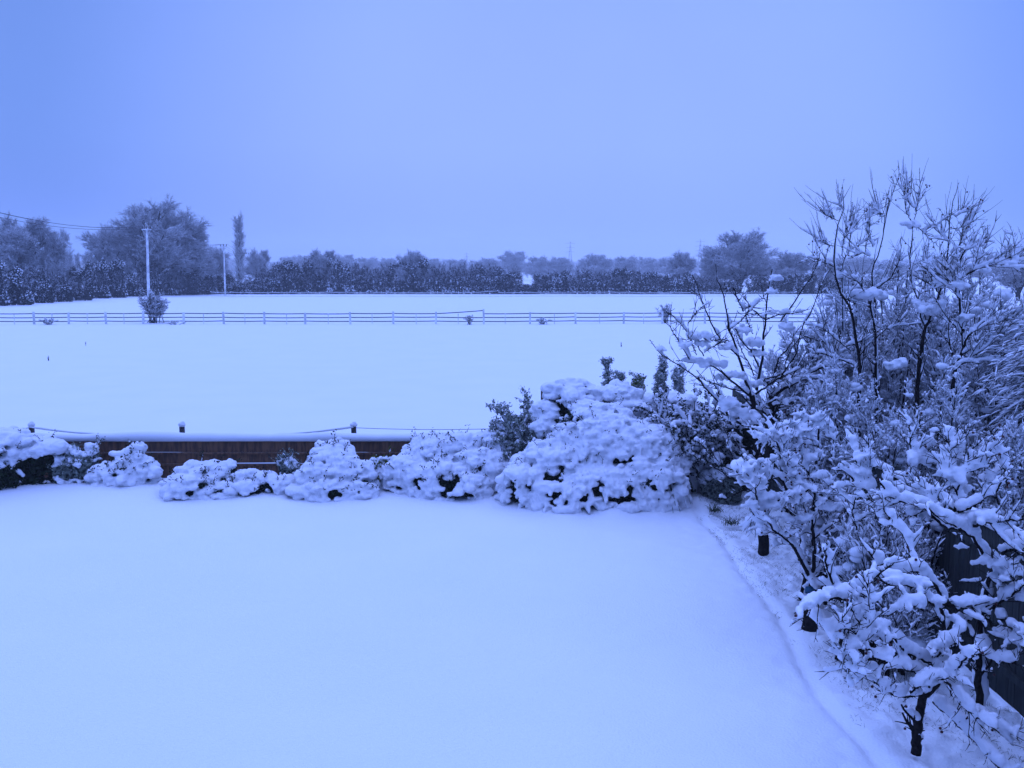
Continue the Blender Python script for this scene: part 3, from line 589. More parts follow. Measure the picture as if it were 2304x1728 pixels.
# arching evergreens with loaded fronds
def frond_shrub(name, label, base, tips, seed, per=(10, 8), L=(.35, .75), leafm=None, snow=.05, group=None, droop=.12, cat='shrub', leafs=5, ls=(.015, .04), cover=.7, up=0.0):
    r = np.random.default_rng(seed); o = empty(name, tuple(base), label, cat, group)
    st, lf, sn = MB(), MB(), MB(); n = 9
    lim = np.array([smooth_path([base, base*.45+np.array(t)*.55+np.array((0, 0, .12)), t], n) for t in tips]); R = np.linspace(.03, .009, n)[None]*np.ones((len(tips), 1))
    st.tubes(lim, R, k=6)
    a, ra = grow(lim, R, per[0], L, (.5, 1.1), up, .08, 6, .5, r, .25, 1, .006, drop=droop)
    c, rc = grow(a, ra, per[1], (.10, .26), (.5, 1.1), up, .1, 4, .6, r, .1, 1, .004, drop=droop)
    st.tubes(a, ra, k=4); st.tubes(c, rc, k=3)
    Q = c[:, 1:].reshape(-1, 3); Q = np.repeat(Q, leafs, 0)+r.normal(size=(len(Q)*leafs, 3))*.022; leafy(lf, Q, None, r, *ls)
    snow_on(sn, lim, R, snow*1.5, r, 7, cover); snow_on(sn, a, ra, snow, r, 6, cover); snow_on(sn, c, rc, snow*.7, r, 5, cover*.8, sub=1)
    st.build('stems', M_BARK, o); lf.build('foliage', leafm or M_CON, o, False); sn.build('snow', M_SNOW, o)
    return o
def tipl(y, *pts): return [PR('V', a, b_, y+dy) for a, b_, dy in pts]
bC = PR('V', 1150, 1020, 19.7); bC[2] = 0
frond_shrub('drooping_conifer', 'dark drooping conifer left of the biggest mound, fronds tipped with snow', bC,
            tipl(19.6, (1078, 888, 0), (1090, 931, -.3), (1085, 971, -.4), (1110, 906, .2), (1130, 876, .2), (1150, 888, 0), (1120, 946, -.4), (1150, 931, -.3), (1170, 906, .1), (1105, 1011, -.5), (1140, 986, -.5), (1165, 966, -.4), (1175, 941, -.2), (1130, 921, -.2)), 31, per=(16, 10), L=(.3, .6), snow=.08, leafs=4, cover=.8)
for i, (vx, vt, w, y, lab, lm) in enumerate(((1312, 780, 14, 20.6, 'tallest thin conifer tip above the snow cushions', M_CON), (1338, 812, 20, 20.5, 'small conifer top right beside the tallest thin tip', M_CON), (1380, 808, 25, 20.5, 'yellow green conifer top behind the biggest mound', M_YLEAF), (1424, 814, 22, 20.6, 'conifer top right of the yellow green one', M_CON), (1432, 772, 9, 21.2, 'thin faint conifer leader above the gap before the fan shaped tree', M_CON), (1466, 800, 20, 20.8, 'rightmost small conifer top, half behind the fan shaped tree', M_CON))):
    t = PR('V', vx, vt, y); k = 1.04159/FPX*y; b0 = np.array((t[0]+.05, y, 0)); r = np.random.default_rng(60+i)
    o = empty('conifer', tuple(b0), lab, 'conifer', 'conifer tops behind the mound'); st, lf, sn = MB(), MB(), MB()
    tr = smooth_path([b0, (b0+t)/2+r.normal(size=3)*.03, t], 14)[None]; R = np.linspace(.02, .005, 14)[None]; st.tubes(tr, R, k=6)
    a, ra = grow(tr, R, 110, (w*k*.6, w*k*1.5), (.6, 1.15), .08, .07, 6, .4, r, .3, .98, .005)
    c, rc = grow(a, ra, 8, (.06, .16), (.4, .9), .1, .1, 4, .6, r, .1, 1, .004); st.tubes(a, ra, k=4); st.tubes(c, rc, k=3)
    Q = c[:, 1:].reshape(-1, 3); Q = np.repeat(Q, 2, 0)+r.normal(size=(len(Q)*2, 3))*.018; leafy(lf, Q, None, r, .012, .028)
    snow_on(sn, a, ra, .06, r, 6, .8, steep=.6); snow_on(sn, c, rc, .045, r, 5, .75, sub=1, steep=.6)
    st.build('trunk', M_BARK, o); lf.build('foliage', lm, o, False); sn.build('snow', M_SNOW, o)
bD = PR('V', 1500, 1050, 19.0); bD[2] = 0
frond_shrub('spreading_shrub', 'spreading shrub with level snow loaded boughs over the black hollow', bD,
            tipl(19.0, (1395, 880, .2), (1420, 900, -.3), (1450, 870, .3), (1500, 865, .4), (1545, 880, .3), (1400, 925, -.3), (1440, 930, -.7), (1480, 905, -.6), (1530, 910, -.6), (1580, 905, 0), (1600, 880, .5), (1470, 885, 0), (1520, 940, -.6), (1455, 960, -.7), (1410, 860, .5)), 33, per=(14, 7), L=(.35, .8), leafm=M_LEAF, snow=.15, leafs=3, cover=.9, droop=.06)
# strappy clump at the right foot of the mound
r = np.random.default_rng(70); o = empty('strappy_clump', tuple(PR('V', 1470, 1075, 18.2)), 'arching strap leaved clump at the right foot of the biggest mound', 'plant')
b0 = PR('V', 1425, 1010, 18.2); K = 170; th = r.uniform(-1.3, 1.1, K); dirs = np.stack([np.cos(th)*r.uniform(.2, 1, K), np.sin(th)*.9-.1, np.zeros(K)], 1)
t = np.linspace(0, 1, 9)[None, :, None]; Ln = r.uniform(.35, .85, (K, 1, 1)); Q = b0+r.normal(size=(K, 1, 3))*.07+dirs[:, None]*t*Ln+np.array((0, 0, 1))*(.45*t-1.15*t**2)*Ln*1.05
lf = MB(); RR = np.linspace(.012, .005, 9)[None]*np.ones((K, 1)); lf.tubes(Q, RR, RR*.4, k=4); lf.build('foliage', M_CON, o); sn = MB(); snow_on(sn, Q[::2], RR[::2], .05, r, 6, .65); sn.build('snow', M_SNOW, o)
# dark hedge mass in the hollow
def dark_mass(name, label, E, seed, n, leafm=None, nb=160):
    return shrub(name, label, 'shrub', E, seed, nball=nb, br=(.04, .1), leafn=n, leafm=leafm or M_LEAF, low=-.35, low_cut=.1, sprigs=20, skirt=0)
dark_mass('hollow_shrub', 'black shaded evergreen in the hollow left of the fan shaped tree', [ell(1530, 985, 19.6, 45, 80, 30), ell(1580, 1010, 19.4, 40, 55, 28), ell(1600, 940, 19.8, 50, 60, 30)], 41, 24000)
dark_mass('hollow_ivy', 'dim leafy bush low behind the trunk of the fan shaped tree', [ell(1572, 1040, 18.5, 30, 30, 22), ell(1540, 1045, 18.7, 25, 28, 20)], 42, 8000, M_CON)

# =================================================================== board fences, posts, wire
def board_fence():
    o = empty('board_fence', (-3, FENCE_Y, 0), 'low brown board fence with thick snow cap between garden and field', 'fence')
    x0, x1 = -10.5, 3.2; top = .86; x = x0; r = random.Random(3)
    panel = None; b = None; k = 0
    while x < x1:
        if k % 16 == 0:
            if b: b.build('board_panel', M_FENCE, o, False)
            b = MB()
        w = r.uniform(.105, .115); b.box((x+w/2, FENCE_Y+r.uniform(-.004, .004), top/2-.03), (w-.0015, .02, top+.04+r.uniform(-.01, .01))); x += w; k += 1
    b.build('board_panel', M_FENCE, o, False)
    for z in (.60, .36):
        rl = MB(); rl.box(((x0+x1)/2, FENCE_Y-.035, z), (x1-x0, .045, .04)); rl.build('rail', M_FENCE, o, False)
        n = 200; X_ = np.linspace(x0, x1, n); h = np.clip(vnoise(X_*1.3, X_*0+z*9, 3)*.09+.0, 0, .04); s_ = MB(); s_.tubes(np.stack([X_, np.full(n, FENCE_Y-.04), z+.02+h*.5], 1), np.where(h > .003, .025, .001), h*.5+.0005, k=6); s_.build('rail_snow', M_SNOW, o)
    n = 260; X_ = np.linspace(x0, x1, n); h = .095+.035*vnoise(X_*.8, X_*0, 5)+.012*vnoise(X_*4, X_*0, 6)
    s_ = MB(); s_.tubes(np.stack([X_, np.full(n, FENCE_Y+.01), top+h*.75], 1), .085+h*.35, h, k=14); s_.build('snow_cap', M_SNOW, o)
board_fence()
FP = []
for vx, lab in ((-250, None), (68, 'dark snow capped post at the left, just behind the board fence'), (393, 'dark snow capped post standing mid fence without a wire on its top'), (764, 'dark snow capped post at the right, where the thin wire starts'), (1130, None)):
    y = 21.3; t = PR('V', vx, 921, y); FP.append(t)
    if lab is None: continue
    o = empty('fence_post', (t[0], y, 0), lab, 'post', 'dark posts behind the board fence'); b = MB()
    b.tubes(np.array([(t[0], y, -.1), (t[0]+.004, y, t[2]*.5), (t[0], y, t[2])]), [.062, .06, .058], k=10); b.build('post_shaft', M_POST, o)
    s_ = MB(); s_.blobs(np.array([(t[0], y, t[2]+.035), (t[0]+.01, y, t[2]+.06)]), np.array([(.075, .075, .055), (.05, .05, .05)]), rngG, 3, .08); s_.build('snow_cap', M_SNOW, o)
ro = empty('stock_wire', tuple(FP[1]), 'snow crusted sagging wire strung between the dark posts', 'wire')
for i, (sag, hs) in enumerate(((.16, .02), (.22, .045), (.20, .045), (.04, .0))):
    a, c = FP[i].copy(), FP[i+1].copy(); a[2] -= .02; c[2] -= .02
    if i == 1: c[2] -= .17; sag = .08
    if i == 2: a[2] -= .17; sag = .09
    n = 40; t = np.linspace(0, 1, n); L_ = a+(c-a)*t[:, None]; L_[:, 2] -= sag*4*t*(1-t); L_[:, 1] -= .06
    b = MB(); b.tubes(L_, np.full(n, .006), k=5); b.build('wire_strand', M_WIRE, ro)
    if hs: 
        s_ = MB(); h = hs*(.6+.5*vnoise(t*14, t*0, 12)+.3); L2 = L_.copy(); L2[:, 2] += .4*h; s_.tubes(L2, h*.35, h*.5, k=7); s_.build('snow', M_SNOW, ro)
# brown post with arm behind the mound
t = PR('V', 1174, 836, 20.9); o = empty('timber_post', (t[0], 20.9, 0), 'square brown timber post with a short top arm behind the drooping conifer', 'post')
b = MB(); b.box((t[0], 20.9, t[2]/2), (.11, .1, t[2])); b.build('post_shaft', M_FENCE, o, False)
b = MB(); b.box((t[0]+.36, 20.93, t[2]-.06), (.5, .05, .11)); b.build('arm', M_FENCE, o, False)
s_ = MB(); s_.blobs(np.array([(t[0]+.1, 20.9, t[2]+.0), (t[0]+.45, 20.92, t[2]+.02)]), np.array([(.06, .06, .04), (.22, .06, .04)]), rngG, 2); s_.build('snow', M_SNOW, o)
# right hand fence, grey boards
FX = 4.95
o = empty('tall_side_fence', (FX, 12, 0), 'tall grey board fence along the right side behind the trees', 'fence'); r = random.Random(5)
y = 3.0
while y < 20.8:
    b = MB(); y1 = y+1.83
    yy = y
    while yy < y1-.05: b.box((FX+r.uniform(-.004, .004), yy+.06, .86), (.018, .112, 1.66)); yy += .12
    b.build('board_panel', M_FENCE2, o, False)
    b = MB(); b.box((FX-.01, y-.05, .9), (.1, .1, 1.85)); b.build('post', M_FENCE2, o, False)
    for z in (.35, 1.45): b = MB(); b.box((FX-.035, (y+y1)/2, z), (.035, 1.78, .07)); b.build('rail', M_FENCE2, o, False)
    y = y1+.1
n = 160; Y_ = np.linspace(3, 20.8, n); h = .06+.03*vnoise(Y_*1.5, Y_*0, 5)
s_ = MB(); s_.tubes(np.stack([np.full(n, FX), Y_, 1.69+h*.7], 1), .06+h*.3, h, k=10); s_.build('snow_cap', M_SNOW, o)

# =================================================================== snow laden trees at the right
def tree(name, label, base, limbs, seed, h0, lv, cat='tree', group=None, berries=0, trunk_snow=.4, k=8, wide=.55, extra=None, cover=.85, spur=.5, blobs=(), vox=.018, thin=1.0):
    """limbs: list of (reg, [(x,y)...], z0, z1, r0, r1); lv: list of growth dicts"""
    r = np.random.default_rng(seed); o = empty(name, tuple(base), label, cat, group); tr, tw, sn = MB(), MB(), MB(); n = 16
    Ls, Rs = [], []
    for (reg, pts, z0, z1, r0, r1) in limbs:
        m = len(pts); p = [PR(reg, x, y, z0+(z1-z0)*i/max(m-1, 1)) for i, (x, y) in enumerate(pts)]
        q = smooth_path(p, n); q[1:-1] += r.normal(size=(n-2, 3))*.006; Ls.append(q); Rs.append(np.linspace(r0, r1, n))
    Ls, Rs = np.array(Ls), np.array(Rs)*thin; tr.tubes(Ls, Rs, k=8)
    big = Rs.max(1) > .045
    if big.any(): snow_on(sn, Ls[big], Rs[big], h0*.7, r, k, cover*.7, steep=.12, wide=wide)
    if (~big).any(): snow_on(sn, Ls[~big], Rs[~big], h0, r, k, cover, steep=trunk_snow, wide=wide)
    P0, R0 = Ls, Rs
    for L in lv:
        src, rs = (P0, R0) if not L.get('from0') else (Ls, Rs)
        a, ra = grow(src, rs, L['per'], L['L'], L.get('ang', (.4, 1.0)), L.get('up', .05), L.get('wig', .1), L.get('n', 7), L.get('rf', .5), r, L.get('t0', .2), L.get('t1', 1), L.get('rmin', .004), drop=L.get('drop', 0), bias=L.get('bias'))
        keep = a[:, :, 2].min(1) > .05; a, ra = a[keep], ra[keep]
        (tr if L.get('limb') else tw).tubes(a, ra, k=L.get('k', 5))
        if L.get('snow', 0) > 0: snow_on(sn, a, ra, L['snow'], r, L.get('ks', 6), L.get('cover', .8), steep=L.get('steep', .35), wide=wide, sub=L.get('sub', 2))
        if not L.get('leafonly'): P0, R0 = a, ra
    # spurs: short dark side shoots that stand out of the snow
    m = max(1, int(spur*26)); a, ra = grow(Ls, Rs, m, (.03, .09), (.7, 1.3), 0, .1, 3, .3, r, .1, 1, .004); tw.tubes(a, ra, k=4)
    for (reg, x, y, z, rad) in blobs:
        c = PR(reg, x, y, z); m = 22; C = c+r.normal(size=(m, 3))*np.array((.55, .4, .2))*rad*.62; sn.blobs(C, np.stack([np.full(m, rad*.22), np.full(m, rad*.22), np.full(m, rad*.17)], 1)*r.uniform(.55, 1.25, (m, 1)), r, 2, .15)
    tr.build('trunk', M_BARK, o)
    tw.build('twigs', M_BARK, o); so_ = sn.build('snow', M_SNOW, o)
    if vox: remesh(so_, vox, 1, .012, 26)
    if berries:
        e_ = P0[r.integers(0, len(P0), berries)][:, -1]; e_[:, 2] -= .02; bb = MB(); bb.blobs(e_, np.full(berries, .014), r, 1, .05); bb.build('fruit', M_BERRY, o)
    return o
def gbase(reg, x, y, z): c = PR(reg, x, y, z); c[2] = 0; return c
# T1 fan shaped tree
zt = 15.6
T1 = [('N', [(1716, 1243), (1712, 1130), (1702, 1010), (1697, 935), (1693, 890)], zt, zt, .055, .042),
      ('A', [(1275, 1640), (1225, 1480), (1150, 1240), (1060, 960), (1000, 740), (945, 420), (870, 250)], zt, zt-.7, .03, .007),
      ('A', [(1320, 1500), (1340, 1340), (1385, 1060), (1415, 740), (1440, 450), (1495, 130)], zt, zt+.2, .028, .008),
      ('A', [(1340, 1230), (1260, 1060), (1160, 950), (1075, 800)], zt, zt-.5, .016, .008),
      ('A', [(1290, 1330), (1240, 1200), (1170, 1090), (1110, 960), (1080, 800)], zt+.1, zt+.5, .012, .006),
      ('A', [(1110, 1110), (920, 930), (820, 760), (730, 560), (660, 380), (590, 190)], zt-.3, zt-.9, .016, .006),
      ('A', [(1250, 1570), (1150, 1490), (980, 1350), (860, 1250), (640, 1195), (410, 1165)], zt, zt-.9, .024, .007),
      ('A', [(1150, 1500), (1000, 1480), (870, 1430), (750, 1390), (640, 1270)], zt-.1, zt-.6, .014, .006),
      ('B', [(770, 470), (640, 430), (450, 330), (350, 160), (180, 0), (60, -170)], zt, zt-.8, .024, .014),
      ('A', [(880, 1620), (740, 1450), (600, 1330), (440, 1220), (230, 1080), (110, 925)], zt-.5, zt-1.1, .016, .005),
      ('A', [(940, 1640), (870, 1480), (780, 1380)], zt-.5, zt-.7, .012, .006),
      ('A', [(1310, 1540), (1480, 1420), (1680, 1310), (1810, 1250)], zt, zt+.7, .02, .008),
      ('A', [(1520, 1350), (1550, 1180), (1620, 1080), (1710, 960), (1740, 850)], zt+.5, zt+.3, .02, .006),
      ('A', [(1630, 1330), (1650, 1180), (1700, 1060), (1790, 920)], zt+.6, zt+.8, .012, .006),
      ('A', [(1640, 1280), (1760, 1100), (1800, 930), (1860, 740), (1960, 560), (2050, 300), (2160, 120)], zt+.5, zt+.2, .014, .006),
      ('A', [(1340, 1440), (1400, 1380), (1500, 1350), (1640, 1340)], zt+.1, zt+.3, .014, .009),
      ('A', [(1415, 700), (1290, 600), (1200, 480), (1190, 430)], zt, zt-.3, .012, .006),
      ('A', [(1420, 700), (1540, 650), (1700, 625), (1850, 615)], zt, zt+.4, .012, .005),
      ('A', [(1000, 830), (1150, 700), (1290, 540), (1440, 400)], zt-.6, zt-.2, .011, .005),
      ('A', [(1590, 720), (1700, 560), (1810, 400), (1920, 240), (2010, 60), (2035, -60)], zt+.6, zt+.5, .014, .006),
      ('A', [(720, 1110), (620, 940), (500, 800), (400, 680), (310, 630)], zt-.7, zt-1.1, .011, .005),
      ('A', [(560, 1150), (450, 970), (350, 800), (290, 730)], zt-.9, zt-1.3, .01, .005),
      ('A', [(730, 1070), (850, 990), (1000, 930)], zt-.8, zt-.5, .009, .005),
      ('A', [(540, 740), (620, 640), (690, 560)], zt-1, zt-.9, .009, .005),
      ('A', [(720, 910), (800, 935), (910, 920)], zt-1, zt-.8, .008, .006),
      ('A', [(640, 1100), (600, 1000), (540, 880)], zt-1, zt-1, .009, .005),
      ('A', [(1170, 610), (1110, 480), (1060, 340)], zt-.2, zt-.4, .01, .005),
      ('A', [(1280, 860), (1230, 760), (1190, 640)], zt-.2, zt-.3, .009, .005),
      ('A', [(1810, 870), (2000, 930), (2200, 970)], zt+.8, zt+1.3, .012, .007),
      # lower fan on the left of the trunk
      ('B', [(900, 1560), (820, 1400), (720, 1260), (540, 1000), (420, 960), (300, 870), (220, 720)], zt-.6, zt-1.4, .02, .006),
      ('B', [(530, 900), (470, 780), (430, 620), (440, 520)], zt-.9, zt-1.2, .012, .006),
      ('B', [(620, 1150), (460, 1090), (330, 990), (180, 920)], zt-.8, zt-1.5, .014, .006),
      ('B', [(760, 920), (680, 820), (600, 760), (480, 560)], zt-.4, zt-.9, .012, .006),
      ('B', [(780, 1300), (620, 1240), (450, 1320), (280, 1330)], zt-.6, zt-1.2, .012, .005),
      ('B', [(160, 720), (90, 660), (20, 620)], zt-1.3, zt-1.5, .012, .006)]
tree('fan_shaped_tree', 'bare snow laden tree whose limbs fan up before the rail fence', gbase('N', 1716, 1243, zt), T1, 201, .085,
     [dict(per=4, L=(.2, .6), snow=.05, rf=.5, t0=.25, rmin=.005, cover=.4, steep=.4), dict(per=2, L=(.08, .25), snow=.04, rf=.6, n=5, rmin=.005, cover=.5, sub=1)], spur=1.6, cover=.45, trunk_snow=.7, wide=.42, thin=.85, vox=.016,
     blobs=[('A', 1530, 230, zt+.1, .16), ('A', 1490, 380, zt+.1, .14), ('A', 1480, 610, zt, .14), ('A', 620, 880, zt-.9, .22), ('A', 690, 960, zt-.9, .14), ('A', 700, 1160, zt-.7, .2), ('A', 860, 1190, zt-.5, .2), ('A', 1060, 1330, zt-.3, .22), ('A', 1280, 950, zt-.1, .22), ('A', 1330, 1080, zt-.1, .18), ('A', 1180, 820, zt-.3, .18), ('A', 1640, 770, zt+.6, .22), ('A', 980, 1000, zt-.6, .18), ('A', 500, 990, zt-1.1, .15), ('A', 240, 1020, zt-1.1, .13), ('B', 610, 290, zt-.4, .32), ('B', 680, 380, zt-.2, .24), ('B', 430, 150, zt-.6, .26), ('A', 1270, 1430, zt, .2), ('A', 1840, 830, zt+.7, .2)])
# companion trunk behind the fan tree
zc = 16.8
tree('dark_forked_tree', 'dark forked trunk close behind the fan shaped tree', gbase('B', 960, 900, zc), [
    ('B', [(960, 1100), (960, 560), (965, 300), (985, 60)], zc, zc, .075, .06), ('B', [(985, 80), (1080, 0), (1170, -60), (1480, -190)], zc, zc-.4, .035, .012),
    ('A', [(1490, 1600), (1560, 1500), (1690, 1400), (1900, 1380), (2150, 1350)], zc, zc+.3, .035, .01), ('A', [(1750, 1415), (1880, 1330), (2030, 1250), (2150, 1180)], zc, zc-.3, .02, .01),
    ('A', [(1490, 1600), (1450, 1500), (1440, 1400)], zc, zc-.3, .03, .01), ('A', [(1520, 1620), (1620, 1560), (1720, 1460), (1860, 1440)], zc, zc+.5, .03, .01),
    ('B', [(1000, 180), (1150, 150), (1380, 90)], zc-.3, zc-.8, .02, .01), ('B', [(960, 300), (870, 260), (800, 70)], zc, zc-.4, .022, .01),
    ('A', [(1520, 1640), (1700, 1640), (1830, 1610)], zc, zc+.3, .02, .01)], 202, .08,
     [dict(per=10, L=(.3, .9), snow=.07, rf=.55, cover=.7), dict(per=7, L=(.15, .4), snow=.05, rf=.6, n=5, cover=.7, sub=1)], spur=.6)
# T2 small vase shaped tree with two dark stems
z2 = 12.0
T2 = [('C', [(1455, 1170), (1450, 1060), (1455, 960), (1440, 900)], z2, z2, .062, .05),
      ('C', [(1450, 960), (1370, 780), (1250, 560), (1120, 440), (960, 300), (860, 60)], z2, z2-.6, .038, .014),
      ('C', [(1460, 940), (1500, 760), (1500, 500), (1480, 300), (1500, 80), (1510, -60)], z2, z2-.1, .04, .024),
      ('C', [(1350, 700), (1340, 450), (1330, 200), (1260, 0)], z2, z2+.4, .026, .012),
      ('C', [(1520, 900), (1600, 650), (1650, 420), (1700, 200)], z2, z2+.2, .012, .007),
      ('B', [(1500, 1330), (1400, 1240), (1300, 1100), (1210, 980), (1170, 900)], z2-.1, z2-.6, .024, .008),
      ('B', [(1490, 1120), (1410, 970), (1370, 860), (1350, 700)], z2-.1, z2+.2, .02, .008),
      ('B', [(1360, 1190), (1260, 1040), (1180, 960), (1120, 800), (1130, 650)], z2, z2-.4, .022, .007),
      ('B', [(1510, 1340), (1500, 1240), (1380, 1250), (1180, 1310)], z2-.2, z2-.7, .02, .01),
      ('B', [(1470, 1470), (1600, 1380), (1700, 1290), (1850, 1260)], z2-.2, z2-.6, .022, .01),
      ('B', [(1170, 1240), (1080, 1080), (930, 1040), (790, 990), (690, 900)], z2-.4, z2-.9, .022, .008),
      ('B', [(880, 1600), (800, 1400), (770, 1230), (720, 1100), (640, 1000)], z2-.6, z2-1.1, .02, .01),
      ('B', [(840, 780), (830, 640), (900, 560), (1050, 640)], z2+.2, z2-.1, .03, .012),
      ('B', [(1080, 800), (1040, 640), (980, 520), (860, 590)], z2-.1, z2-.5, .018, .008),
      ('B', [(1060, 830), (1200, 640), (1330, 530), (1430, 560)], z2+.1, z2, .018, .008),
      ('B', [(960, 560), (1040, 470), (1130, 450), (1240, 500)], z2, z2+.1, .012, .008),
      ('B', [(1530, 900), (1560, 600), (1540, 420), (1420, 340)], z2+.4, z2+.2, .026, .012),
      ('B', [(1720, 820), (1740, 640), (1760, 480), (1640, 350)], z2+.5, z2+.6, .012, .006),
      ('C', [(1560, -100), (1800, 0), (1900, 100), (1990, 290)], z2-.2, z2-.4, .02, .01),
      ('B', [(700, 1450), (760, 1540), (800, 1570)], z2-.9, z2-.8, .01, .01),
      ('B', [(1100, 1500), (1150, 1380), (1280, 1300)], z2-.5, z2-.3, .014, .01)]
tree('vase_shaped_tree', 'small tree with forked dark stems and a blue tie low on the trunk', gbase('C', 1455, 1200, z2), T2, 203, .09,
     [dict(per=10, L=(.15, .5), snow=.07, rf=.5, t0=.3, rmin=.005, cover=.8), dict(per=5, L=(.08, .25), snow=.06, rf=.6, n=5, cover=.75, sub=1)], spur=1.0, berries=50, thin=.68,
     blobs=[('B', 900, 880, z2-.6, .15), ('B', 860, 560, z2-.2, .15), ('B', 1080, 460, z2, .13), ('B', 1350, 500, z2, .15), ('B', 1480, 340, z2+.2, .13), ('B', 1480, 820, z2, .14), ('B', 1190, 820, z2-.4, .14), ('B', 1700, 1430, z2-.5, .2), ('B', 1400, 1320, z2-.5, .17), ('B', 1250, 1350, z2-.5, .14), ('B', 1420, 1560, z2-.5, .12), ('C', 1180, 200, z2-.4, .15), ('C', 1330, 240, z2-.2, .12), ('B', 880, 1300, z2-.7, .18), ('B', 960, 1420, z2-.7, .16), ('B', 720, 1080, z2-.9, .18), ('B', 630, 920, z2-1, .18), ('B', 800, 1200, z2-.7, .16), ('B', 730, 1400, z2-.9, .12), ('C', 1250, 420, z2-.2, .12)])
b = MB(); tb = PR('C', 1452, 1085, z2); tb[2] = tb[2]; b.tubes(np.array([tb+np.array((0, 0, -.05)), tb+np.array((.004, 0, .0)), tb+np.array((0, 0, .05))]), [.066, .069, .066], k=12)
vt_ = [o for o in bpy.data.objects if o.name.startswith('vase_shaped_tree')][0]; b.build('trunk_tie', M_TIE, vt_)
# short stakes in the snow
for (reg, pts, y, rad, lab) in (('C', [(1450, 1470), (1440, 1280)], 10.5, .08, 'stubby black stump under the snow loaded low bough'), ('C', [(870, 610), (860, 380)], 15.0, .085, 'short dark stake at the foot of the fan shaped tree')):
    a, c = PR(reg, *pts[0], y), PR(reg, *pts[1], y); hgt = c[2]-a[2]; o = empty('stump', (a[0], a[1], 0), lab, 'stump'); b = MB()
    b.tubes(smooth_path([a-np.array((0, 0, .1)), (a+c)/2+np.array((.015, 0, 0)), c], 8), np.array([1.15, 1.05, 1, .97, .95, .96, .93, .8])*rad, k=12); b.build('wood', M_BARK, o)
    s_ = MB(); s_.blobs(np.array([c+np.array((0, 0, .02))]), np.array([(rad*1.2, rad*1.2, .06)]), rngG, 2); s_.build('snow', M_SNOW, o)
# T3 near tree, thick loads
z3 = 8.5
T3 = [('G', [(1035, 1570), (1045, 1400), (1072, 1250), (1100, 1180)], z3, z3, .075, .06),
      ('G', [(1100, 1190), (1180, 1080), (1130, 980), (1230, 850), (1200, 640)], z3, z3+.1, .05, .025),
      ('G', [(1130, 1150), (1040, 1050), (900, 1010), (800, 1030), (690, 1040), (620, 1080)], z3, z3-.7, .025, .008),
      ('G', [(1060, 1190), (960, 1200), (870, 1170), (780, 1110)], z3-.1, z3-.6, .018, .008),
      ('G', [(1130, 980), (960, 900), (860, 790), (780, 770)], z3, z3-.6, .024, .012),
      ('G', [(775, 835), (700, 770), (650, 690), (600, 600)], z3-.4, z3-.8, .016, .008),
      ('G', [(775, 830), (690, 820), (590, 760), (560, 690)], z3-.4, z3-1, .014, .007),
      ('G', [(775, 835), (700, 840), (630, 870), (600, 930)], z3-.4, z3-.9, .013, .007),
      ('G', [(1200, 640), (1100, 560), (1080, 480), (960, 480), (860, 470), (780, 400)], z3+.1, z3-.4, .026, .01),
      ('G', [(600, 640), (590, 570), (510, 500), (465, 360), (440, 235)], z3-.5, z3-.6, .024, .01),
      ('G', [(585, 575), (500, 560), (400, 590), (330, 635), (250, 660)], z3-.6, z3-1.0, .02, .008),
      ('G', [(800, 780), (700, 700), (650, 620), (620, 560), (740, 450), (880, 350)], z3-.5, z3-.5, .028, .012),
      ('G', [(1220, 600), (1160, 480), (1060, 390), (930, 390), (810, 350), (730, 260)], z3+.2, z3, .03, .012),
      ('G', [(1090, 450), (1020, 350), (970, 190), (830, 0)], z3+.1, z3+.4, .016, .008),
      ('G', [(1200, 590), (1300, 620), (1400, 620), (1460, 660)], z3+.2, z3+.3, .03, .03),
      ('G', [(1080, 640), (1020, 600), (920, 640), (850, 680)], z3-.3, z3-.4, .014, .01),
      ('G', [(1150, 1230), (1280, 1350), (1430, 1500), (1580, 1659)], z3+.1, z3-.5, .028, .02),
      ('G', [(1130, 1100), (1250, 1060), (1350, 960), (1420, 920)], z3-.2, z3-.7, .022, .01),
      ('G', [(1000, 1170), (1060, 1120), (1130, 1080)], z3-.5, z3-.4, .02, .02),
      ('G', [(1220, 1080), (1300, 1180), (1400, 1300), (1560, 1420)], z3-.1, z3-.6, .02, .01),
      ('G', [(1250, 700), (1330, 760), (1250, 850), (1150, 900)], z3+.1, z3-.2, .018, .01),
      ('G', [(780, 780), (840, 860), (850, 960)], z3-.5, z3-.7, .016, .009),
      ('G', [(350, 690), (420, 740), (520, 790), (560, 760)], z3-.6, z3-.8, .012, .008),
      ('G', [(735, 720), (738, 600), (730, 470)], z3-.8, z3-.8, .005, .003),
      ('G', [(680, 1030), (640, 950), (590, 900)], z3-.7, z3-.8, .008, .005),
      ('G', [(600, 1140), (590, 1040), (560, 880)], z3-.9, z3-.8, .005, .003)]
tree('near_loaded_tree', 'nearest low tree with heavy rounded snow along arching boughs', gbase('G', 1035, 1585, z3), T3, 204, .11,
     [dict(per=7, L=(.12, .42), snow=.07, rf=.5, t0=.25, rmin=.005, cover=.75), dict(per=3, L=(.06, .18), snow=.04, rf=.6, n=5, cover=.4, sub=1)], spur=1.2, k=10, berries=30, wide=.47, thin=.62, trunk_snow=.6, vox=.014,
     blobs=[('G', 420, 540, z3-.8, .10), ('G', 340, 590, z3-.9, .09), ('G', 600, 520, z3-.5, .12), ('G', 640, 650, z3-.5, .11), ('G', 820, 930, z3-.7, .11), ('G', 1070, 1110, z3-.3, .12), ('G', 1200, 1040, z3-.4, .1), ('G', 960, 620, z3-.3, .11), ('G', 1190, 570, z3, .1), ('G', 1390, 920, z3-.6, .09), ('G', 820, 1090, z3-.5, .08), ('G', 880, 400, z3-.2, .11)])
